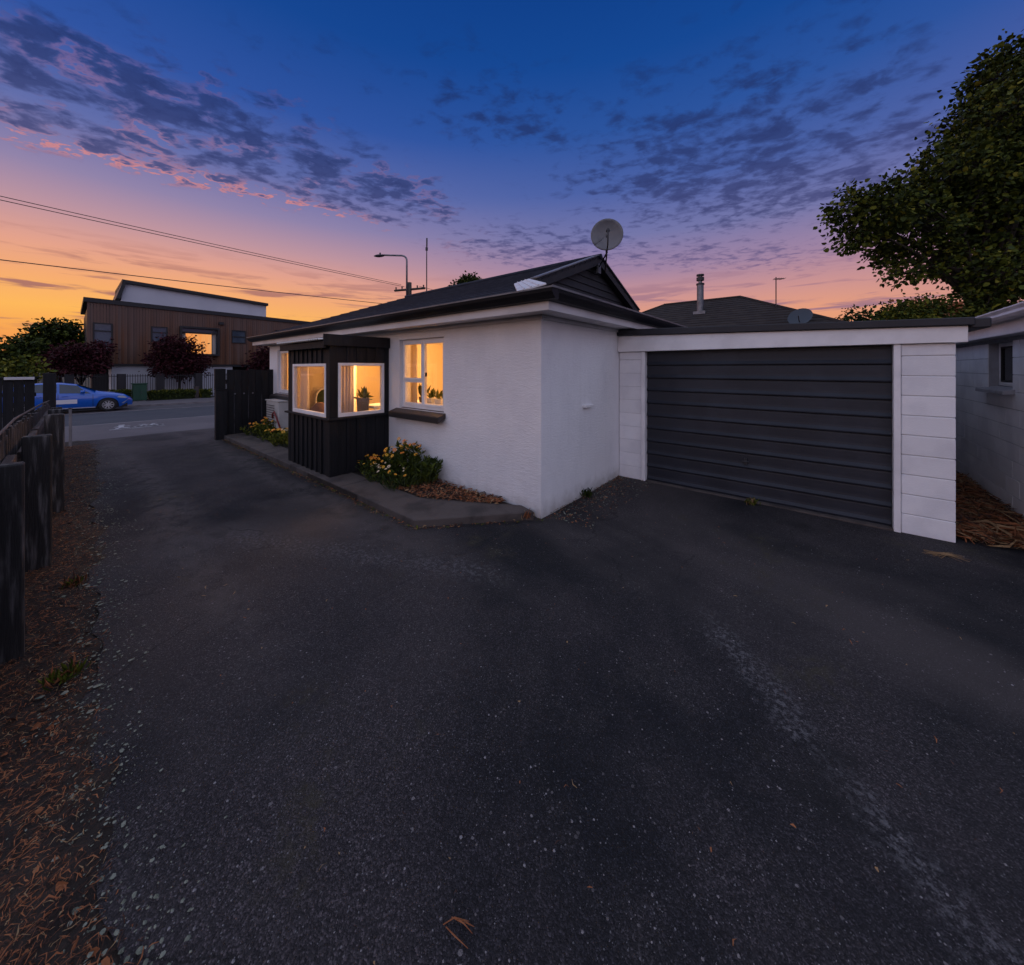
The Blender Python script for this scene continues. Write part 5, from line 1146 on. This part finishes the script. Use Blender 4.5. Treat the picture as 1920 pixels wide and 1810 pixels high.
# ground floor
ya, yb = onX(209, 690, XB-0.1).y, onX(436, 690, XB-0.1).y
box('lower_wall', XB-6, XB-0.12, ya, yb, -0.5, zb0-0.145, M['render_white'], tbd); box('lower_wall', XB-6.2, XB-3.0, yl+0.3, ya-0.01, -0.5, zb0-0.145, M['black_trim'], tbd); box('lower_wall', XB-6.2, XB-3.0, yb+0.01, yr, -0.5, zb0-0.145, M['black_trim'], tbd)
# upper white volume
XU = XB-2.2; q = [onX(226, 566, XU), onX(499, 612, XU), onX(499, 574, XU), onX(233, 531, XU)]
mb = MB(); mb.extrude([(XU, p.y, p.z) for p in q], (-6, 0, 0)); mb.build('upper_wall', M['render_white'], tbd)
mb = MB(); mb.extrude([(XU+0.25, q[3].y-0.12, q[3].z), (XU+0.25, q[2].y+0.1, q[2].z), (XU+0.25, q[2].y+0.1, q[2].z+0.22), (XU+0.25, q[3].y-0.12, q[3].z+0.22)], (-6.4, 0, 0)); mb.build('upper_roof', M['black_trim'], tbd)
p1 = onX(217, 560, XU); mb = MB(); mb.extrude([(XU+0.25, p1.y, p1.z), (XU+0.25, p1.y+0.2, p1.z), (XU+0.25, q[3].y+0.1, q[3].z), (XU+0.25, q[3].y-0.1, q[3].z)], (-6.4, 0, 0)); mb.build('upper_fin', M['black_trim'], tbd)
def bwin(px0, py0, px1, py1, glass, bars=(), deep=0.06, ft=0.07, frame=M['black_trim'], label=None):
    a, b = onX(px0, py1, XB), onX(px1, py0, XB); z0 = onX((px0+px1)/2, py1, XB).z; z1 = onX((px0+px1)/2, py0, XB).z
    mb = MB(); frame_rect(mb, 0, XB+0.0, XB+0.045+deep, a.y, b.y, z0, z1, ft); w = mb.build('window', frame, tbd)
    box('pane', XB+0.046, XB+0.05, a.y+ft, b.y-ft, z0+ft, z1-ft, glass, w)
    for f in bars: zz_ = z0+(z1-z0)*f; box('bar', XB+0.051, XB+0.06+deep*0.6, a.y+ft, b.y-ft, zz_-0.04, zz_+0.04, frame, w)
    return w, a, b, z0, z1
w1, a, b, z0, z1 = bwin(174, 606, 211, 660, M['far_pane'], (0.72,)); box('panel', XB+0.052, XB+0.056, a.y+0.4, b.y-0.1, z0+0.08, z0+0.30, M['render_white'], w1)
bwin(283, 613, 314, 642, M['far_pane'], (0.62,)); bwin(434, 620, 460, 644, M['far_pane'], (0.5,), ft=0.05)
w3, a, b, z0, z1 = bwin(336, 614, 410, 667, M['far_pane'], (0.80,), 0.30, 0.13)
box('lit_curtain', XB+0.056, XB+0.062, a.y+0.35, b.y-0.45, z0+0.14, z0+(z1-z0)*0.76, M['lit_curtain'], w3)
for s0 in (a.y+0.14, b.y-0.40): box('side_drape', XB+0.056, XB+0.062, s0, s0+0.2, z0+0.14, z0+(z1-z0)*0.78, M['curtain'], w3)
v0 = onX(414, 607, XB); box('vent_cowl', XB+0.05, XB+0.25, v0.y-0.15, v0.y+0.15, v0.z-0.1, v0.z+0.1, M['black_trim'], tbd)
v0 = onX(520, 622, XB); box('vent_cowl', XB+0.05, XB+0.25, v0.y-0.2, v0.y+0.2, v0.z-0.1, v0.z+0.1, M['black_trim'], tbd)
# picket fence on the far footpath
XK = -33.6; pf = thing('picket_fence', 'black steel picket fence on the far side of the street', 'fence', (XK, 3, -0.5))
ky0, ky1 = onX(20, 700, XK).y, onX(520, 700, XK).y; kz = 1.28
mb = MB(); y = ky0
while y < ky1: mb.box(XK-0.012, XK+0.012, y, y+0.025, -0.35, kz); y += 0.115
mb.build('pickets', M['black_trim'], pf, kind='stuff', fix=False)
box('rail', XK-0.018, XK+0.018, ky0, ky1, kz-0.14, kz-0.10, M['black_trim'], pf); box('rail', XK-0.018, XK+0.018, ky0, ky1, -0.22, -0.18, M['black_trim'], pf)
for px in (60, 130, 228, 300, 372, 440): y = onX(px, 700, XK).y; box('post', XK-0.16, XK+0.14, y-0.19, y+0.19, -0.5, kz+0.02, M['black_trim'], pf, bevel=0.01)
# green cabinet
a, b = onX(249, 740, -32.3), onX(276, 740, -32.3)
gc = thing('utility_cabinet', 'green steel utility cabinet standing beside the blue car', 'cabinet', (-32.5, (a.y+b.y)/2, -0.4))
box('body', -32.9, -32.3, a.y, b.y, -0.36, 0.66, M['green_box'], gc, bevel=0.02); box('lid', -32.95, -32.25, a.y-0.04, b.y+0.04, 0.662, 0.72, M['green_box'], gc, bevel=0.015); box('plinth', -32.88, -32.32, a.y+0.03, b.y-0.03, -0.42, -0.362, M['kerb'], gc)
ym2 = (a.y+b.y)/2; box('door', -32.298, -32.28, a.y+0.03, ym2-0.008, -0.30, 0.60, M['green_box'], gc, bevel=0.004); box('door', -32.298, -32.28, ym2+0.008, b.y-0.03, -0.30, 0.60, M['green_box'], gc, bevel=0.004); box('handle', -32.278, -32.26, ym2+0.04, ym2+0.07, 0.1, 0.25, M['dark_steel'], gc)
# clipped hedges
def hedge(px0, px1, py0, py1, X, label, seedn):
    a, b = onX(px0, py1, X), onX(px1, py1, X); zt = onX((px0+px1)/2, py0, X).z; rg = np.random.default_rng(seedn); n = int(900*(b.y-a.y))
    t = thing('hedge', label, 'hedge', (X, (a.y+b.y)/2, -0.45))
    P = np.stack([X-0.45+0.9*rg.random(n), a.y+(b.y-a.y)*rg.random(n), -0.4+(zt+0.4)*rg.random(n)**0.6+0.04*np.sin(rg.random(n)*9)], 1); D = rg.normal(size=(n, 3))+np.array([0.4, 0, 0.8])
    v, f = leaf_mesh(P, D, 0.12*(0.7+0.6*rg.random(n)), 0.6, 0.3, seedn); leaves_obj('foliage', v, f, [M['leaf_b'], M['leaf_y'], M['leaf_a']], t, [0.5, 0.3, 0.2], seedn)
    MB().box(X-0.35, X+0.35, a.y+0.1, b.y-0.1, -0.45, zt-0.15).build('core', M['leaf_c'], t)
hedge(277, 364, 733, 752, -32.9, 'clipped green hedge between the green cabinet and the brown post', 61)
hedge(374, 396, 732, 749, -32.9, 'short clipped hedge past the brown post', 62); hedge(205, 246, 733, 750, -32.95, 'low hedge half hidden behind the car bonnet', 63)
a = onX(368, 740, -32.8); bp = thing('timber_bollard', 'stout brown timber post between two clipped hedges', 'post', (-32.8, a.y, -0.45)); box('shaft', -32.9, -32.7, a.y-0.13, a.y+0.13, -0.5, 0.35, M['old_rail'], bp, bevel=0.02); box('cap', -32.92, -32.68, a.y-0.15, a.y+0.15, 0.352, 0.40, M['old_rail'], bp, bevel=0.015)

# ------------------------------------------------------------------ trees
def LX(X, *ls): return [(onX(px, py, X+dx), r*0.78*depth(onX(px, py, X))/690) for (px, py, r, dx) in ls]
REDS = [M['red_a'], M['red_b']]
b = onX(150, 700, -34.6); lobe_tree('red_maple', 'dark red maple in front of the timber building corner', 'tree', (-34.6, b.y, -0.5), LX(-34.6, (112, 672, 20, 0), (135, 658, 17, 0.5), (160, 668, 22, -0.4), (180, 660, 18, 0.2), (190, 652, 10, -0.5), (150, 686, 24, 0.5), (115, 690, 20, 0), (182, 684, 18, 0.4)), 0.16, REDS, [0.6, 0.4], 0.10, 2.0, 'red maples across the street', seedn=71)
b = onX(338, 700, -34.4); lobe_tree('red_maple', 'dark red maple covering the lit window of the timber building', 'tree', (-34.4, b.y, -0.5), LX(-34.4, (300, 672, 20, 0), (322, 655, 18, 0.4), (345, 668, 22, -0.4), (368, 678, 18, 0.3), (332, 688, 24, 0), (306, 692, 18, 0.4), (360, 692, 18, -0.3), (316, 640, 10, 0), (352, 642, 10, 0.3), (302, 648, 9, 0), (366, 652, 7, 0)), 0.16, REDS, [0.6, 0.4], 0.10, 2.0, 'red maples across the street', seedn=72)
b = onX(490, 700, -34.4); lobe_tree('red_maple', 'dark red maple close behind the black gate fence and house end', 'tree', (-34.4, b.y, -0.5), LX(-34.4, (490, 670, 14, 0), (505, 660, 14, 0), (482, 686, 12, 0), (515, 680, 18, 0)), 0.22, REDS, [0.7, 0.3], 0.10, 1.4, 'red maples across the street', seedn=73)
b = onX(105, 700, -44); lobe_tree('broad_tree', 'rounded dark green tree left of the timber building', 'tree', (-44, b.y, -0.5), LX(-44, (75, 640, 20, 0), (100, 622, 22, 1), (125, 618, 20, -1), (140, 640, 18, 0.5), (110, 645, 30, 0), (80, 665, 22, 1), (135, 662, 20, 0)), 0.24, [M['leaf_a'], M['leaf_b'], M['leaf_c']], [0.5, 0.25, 0.25], 0.3, 2.2, seedn=74)
b = onX(30, 700, -42); lobe_tree('broad_tree', 'lower dark green tree beside the far hill', 'tree', (-42, b.y, -0.5), LX(-42, (32, 655, 16, 0), (52, 650, 16, 1), (15, 668, 18, 0), (45, 668, 20, 0), (66, 672, 16, 0), (5, 680, 18, 0)), 0.24, [M['leaf_a'], M['leaf_b'], M['leaf_c']], [0.45, 0.3, 0.25], 0.25, 2.2, seedn=75)
b = onX(50, 710, -31.5); lobe_tree('yellow_shrub', 'yellow-green shrub showing above the black frontage fence', 'shrub', (-32, b.y, -0.45), LX(-32, (20, 692, 20, 0), (48, 684, 16, 0), (66, 690, 14, 0.3), (40, 704, 20, 0), (5, 700, 18, 0)), 0.20, [M['leaf_b'], M['leaf_y'], M['leaf_a']], [0.45, 0.35, 0.2], 0.06, 1.4, seedn=76)
# small tree tops over the ridge
b = atd(880, 600, 26); lobe_tree('distant_tree', 'dark leafy tree top peeping over the house ridge', 'tree', (b.x, b.y, -0.5), [(atd(882, 530, 26), 0.55), (atd(873, 541, 26), 0.55), (atd(858, 545, 26), 0.3), (atd(890, 545, 26), 0.6), (atd(870, 556, 26), 0.9)], 0.16, [M['leaf_a'], M['leaf_c'], M['leaf_b']], [0.5, 0.3, 0.2], 0.14, 3.5, seedn=77)
# the big tree at the right
TD = 10.5
lob = [(1588, 392, 38, 0, .8), (1632, 424, 56, 0.6, .7), (1662, 388, 46, -0.5, 1), (1706, 430, 72, 0.3, .75), (1730, 376, 52, 0.8, 1), (1786, 326, 66, -0.3, 1.1), (1828, 240, 56, 0.4, 1), (1862, 160, 48, 0, 1), (1900, 112, 42, 0.5, 1), (1800, 410, 88, 1.0, 1), (1880, 310, 106, 0.4, 1.1), (1890, 220, 76, -0.6, 1),
       (1735, 492, 46, 0.2, .6), (1655, 480, 34, 0.5, .6), (1606, 448, 32, 0.1, .6), (1690, 515, 30, 0, .5), (1810, 492, 58, 0.8, .8), (1900, 430, 88, -0.2, 1), (1960, 330, 140, 0, 1), (1960, 180, 100, 0.3, 1), (1980, 480, 100, 0.4, 1), (2080, 300, 170, 0, 1), (2050, 120, 90, 0, 1), (1880, 520, 50, -1.0, .9), (1850, 560, 40, -0.8, .7)]
lobes = [(atd(x+8, y-6, TD+dz), r*1.02*TD/690, q) for x, y, r, dz, q in lob]
b = atd(1868, 640, TD)
lobe_tree('large_tree', 'large leafy green tree rising behind the grey block building', 'tree', (b.x, b.y, 0), lobes, 0.112, [M['leaf_a'], M['leaf_b'], M['leaf_c'], M['leaf_y']], [0.42, 0.36, 0.16, 0.06], 0.17, 1.25, fork=0.5, stems=3, aspect=0.8, clump=17, seedn=78)
for i, (px, py, r) in enumerate(((1690, 585, 22), (1730, 578, 26), (1775, 590, 24), (1830, 592, 26), (1880, 590, 22))):
    c = atd(px, py, 9.2+0.4*i); s_ = [(c, r*9.4/690), (c+Vector((0.2, 0.1, -0.15)), r*9.4/690), (c+Vector((-0.25, 0.2, -0.3)), r*9/690)]
    lobe_tree('garden_shrub', ['olive green shrub at the far end of the garage roof', 'bronze-tinged bushy shrub behind the garage roof under the big tree', 'dense green shrub below the fork of the big tree', 'yellow-green shrub above the pale gutter end', 'green shrub against the big tree trunks over the pale roof'][i], 'shrub', (c.x, c.y, 0), s_, 0.085, [M['leaf_a'], M['leaf_b'], M['needle_a'] if i == 1 else M['leaf_y']], [0.5, 0.3, 0.2], 0.04, 1.3, 'shrubs behind the garage', seedn=80+i)
c = atd(1600, 598, 11); lobe_tree('garden_shrub', 'low dark shrub at the hip end of the brown roof', 'shrub', (c.x, c.y, 0), [(c, 0.25), (c+Vector((0.4, 0.3, 0)), 0.25), (c+Vector((0.8, 0.6, 0.02)), 0.28)], 0.10, [M['leaf_a'], M['leaf_c']], [0.5, 0.5], 0.04, 1.2, 'shrubs behind the garage', seedn=90)

# ------------------------------------------------------------------ blue car
Lc, Wc = 4.30, 1.76
def lerp_tab(tab, x):
    for (x0, v0), (x1, v1) in zip(tab[:-1], tab[1:]):
        if x <= x1: t = (x-x0)/(x1-x0) if x1 > x0 else 0; t = max(0, min(1, t)); t = t*t*(3-2*t)*0.35+t*0.65; return v0+(v1-v0)*t
    return tab[-1][1]
top = [(0, 0.80), (0.10, 1.02), (0.35, 1.22), (0.8, 1.40), (1.3, 1.46), (1.9, 1.46), (2.4, 1.38), (2.85, 1.16), (3.15, 1.00), (3.6, 0.92), (4.0, 0.82), (4.2, 0.68), (4.3, 0.55)]
belt = [(0, 0.78), (0.2, 0.96), (1.0, 0.95), (2.0, 0.91), (3.0, 0.88), (3.6, 0.84), (4.0, 0.76), (4.2, 0.64), (4.3, 0.52)]
wid = [(0, 0.66), (0.15, 0.78), (0.5, 0.86), (1.5, 0.88), (3.0, 0.88), (3.7, 0.84), (4.1, 0.72), (4.3, 0.52)]
WR, WF, RW = 0.80, 3.42, 0.33
def lower(s):
    z = 0.20 if 0.25 < s < 4.0 else 0.26
    for c in (WR, WF):
        if abs(s-c) < 0.375: z = max(z, 0.31+math.sqrt(0.375**2-(s-c)**2))
    return z
def half_w(s, z):
    w = lerp_tab(wid, s); zb, zt = lerp_tab(belt, s), lerp_tab(top, s)
    if z <= zb: return w*(1-0.10*max(0, (0.45-z)/0.3)**1.5)*(1-0.03*((z-0.6)/0.3)**2)
    t = min(1, (z-zb)/max(0.02, zt-zb)); return w*(0.965-0.20*t)*(1 if t < 0.93 else 0.93)
car = thing('parked_car', 'bright blue hatchback parked at the far kerb', 'car', (0, 0, 0), local=True)
rows = []; st = sorted(set([round(x, 3) for x in np.arange(0, Lc+0.001, 0.05)]+[WR-0.374, WR+0.374, WF-0.374, WF+0.374]))
for s in st:
    zl, zb, zt = lower(s), lerp_tab(belt, s), lerp_tab(top, s); zl = min(zl, zb-0.02); zb = min(zb, zt-0.02)
    zs = [zl, zl+(zb-zl)*0.3, zl+(zb-zl)*0.65, zb-0.012, zb+0.01]+[zb+(zt-zb)*f for f in (0.35, 0.7, 0.9)]
    hw = [half_w(s, z) for z in zs]; crown = [(0.55*hw[-1], zt-0.008), (0, zt)]
    right = list(zip(hw, zs))+crown; full = right+[(-a, z) for a, z in right[::-1][1:]]
    rows.append([(a, s, z) for a, z in full])
mb = MB(); mb.grid(rows); mb.f.append(tuple(range(len(rows[0])))[::-1]); mb.mi.append(0); e = (len(rows)-1)*len(rows[0]); mb.f.append(tuple(e+j for j in range(len(rows[0])))); mb.mi.append(0)
mb.build('body', M['car_blue'], car, smooth=True, fix=False)
mb = MB(); mb.box(-0.70, 0.70, 0.15, 4.1, 0.17, 0.60); mb.build('underbody', M['black_plastic'], car)
def car_window(s0, s1, side, lo=0.10, hi=0.86, slant=(0, 0)):
    rows = []
    for f in (0, 0.25, 0.5, 0.75, 1.0):
        r = []
        for g in np.linspace(0, 1, 12):
            s = s0+slant[0]*f+(s1+slant[1]*f-s0-slant[0]*f)*g; zb, zt = lerp_tab(belt, s)+0.02, lerp_tab(top, s); z = zb+(zt-zb)*(lo+(hi-lo)*f); r.append((side*(half_w(s, z)+0.006), s, z))
        rows.append(r)
    mb = MB(); mb.grid(rows); return mb.build('window', M['car_glass'], car, fix=False)
for sd_ in (-1, 1):
    car_window(0.55, 1.02, sd_, 0.08, 0.78, (0.10, 0)); car_window(1.10, 1.80, sd_); car_window(1.88, 2.86, sd_, 0.06, 0.86, (0, -0.42))
    mb = MB(); mb.tube([(sd_*0.90, 2.62, 0.98), (sd_*1.02, 2.60, 1.02)], [0.03, 0.07], 8); mb.tube([(sd_*0.98, 2.66, 1.02), (sd_*1.0, 2.52, 1.02)], [0.08, 0.06], 8); mb.build('mirror', M['car_blue'], car, smooth=True)
    mb = MB(); p = [(3.72, 0.68), (4.02, 0.62), (4.10, 0.66), (3.98, 0.73), (3.80, 0.76)]
    mb.extrude([(sd_*(half_w(s, z)+0.006), s, z) for s, z in p], (-sd_*0.02, 0, 0)); mb.build('headlight', M['lens'], car, fix=False)
    mb = MB(); p = [(3.88, 0.36), (3.96, 0.36), (4.14, 0.52), (4.10, 0.54)]; mb.extrude([(sd_*(half_w(s, z)+0.008), s, z) for s, z in p], (-sd_*0.02, 0, 0)); mb.build('bumper_trim', M['rim'], car, fix=False)
    mb = MB(); p = [(0.45, 0.22), (3.0, 0.22), (3.0, 0.255), (0.45, 0.255)]; mb.extrude([(sd_*(0.815), s, z) for s, z in p], (sd_*0.03, 0, 0)); mb.build('side_skirt', M['rim'], car, fix=False)
    for s_h in (1.30, 2.05): mb = MB(); mb.box(min(sd_*0.87, sd_*0.90), max(sd_*0.87, sd_*0.90), s_h-0.10, s_h+0.10, 0.80, 0.83); mb.build('door_handle', M['car_blue'], car, bevel=0.006)
    for s_ in (1.06, 1.84, 2.92):
        mb = MB(); zs = np.linspace(0.30, lerp_tab(belt, s_), 8); mb.grid([[(sd_*(half_w(s_, z)+0.003), s_-0.007, z) for z in zs], [(sd_*(half_w(s_, z)+0.003), s_+0.007, z) for z in zs]]); mb.build('door_gap', M['black_plastic'], car, fix=False)
    for wc in (WR, WF):
        wx = sd_*0.78; rows = []; mb = MB(); profw = [(-0.10, 0.21), (-0.10, 0.29), (-0.08, 0.325), (0.08, 0.325), (0.10, 0.29), (0.10, 0.21)]
        for dx_, r in profw: rows.append([(wx+dx_, wc+r*math.cos(2*math.pi*j/28), 0.325+r*math.sin(2*math.pi*j/28)) for j in range(29)])
        mb.grid(rows); wh = mb.build('wheel', M['tyre'], car, smooth=True, fix=False)
        mb = MB(); xo = wx+sd_*0.085; rows = [[(xo-sd_*0.0, wc+r*math.cos(2*math.pi*j/28), 0.325+r*math.sin(2*math.pi*j/28)) for j in range(29)] for r in (0.190, 0.225)]; mb.grid(rows)
        for q in range(9):
            an = 2*math.pi*q/9; c, s2 = math.cos(an), math.sin(an); T_ = lambda r, t: (xo, wc+r*c-t*s2, 0.325+r*s2+t*c)
            mb.extrude([T_(0.03, -0.020), T_(0.21, -0.026), T_(0.21, 0.026), T_(0.03, 0.020)], (-sd_*0.03, 0, 0))
        mb.tube([(xo-sd_*0.03, wc, 0.325), (xo+sd_*0.008, wc, 0.325)], 0.05, 12); mb.build('rim', M['rim'], wh, fix=False)
        mb = MB(); mb.tube([(wx-sd_*0.04, wc, 0.325), (wx-sd_*0.02, wc, 0.325)], 0.22, 20); mb.build('brake_disc', M['black_plastic'], wh, fix=False)
mb = MB(); p = [(1.70, 0.46), (2.42, 0.46), (2.42, 0.66), (1.70, 0.66)]; mb.extrude([(half_w(s, z)+0.004, s, z) for s, z in p], (0.004, 0, 0)); mb.build('door_sticker', M['white_plain'], car, fix=False)
ws = [[(a*0.70, s+0.01, lerp_tab(top, s)+0.004) for a in (-1, -0.5, 0, 0.5, 1)] for s in (2.42, 2.6, 2.8, 3.02)]; mb = MB(); mb.grid([[(x*(1+0.06*i), s, z-0.02*abs(x)) for x, s, z in r] for i, r in enumerate(ws)]); mb.build('windscreen', M['car_glass'], car, fix=False)
mb = MB(); mb.box(-0.42, 0.42, 4.24, 4.315, 0.30, 0.48); mb.build('grille', M['black_plastic'], car, bevel=0.02)
wb = ground(203, 772, -0.5)
car.location = (-27.3-0.88, wb.y-WF, -0.49)
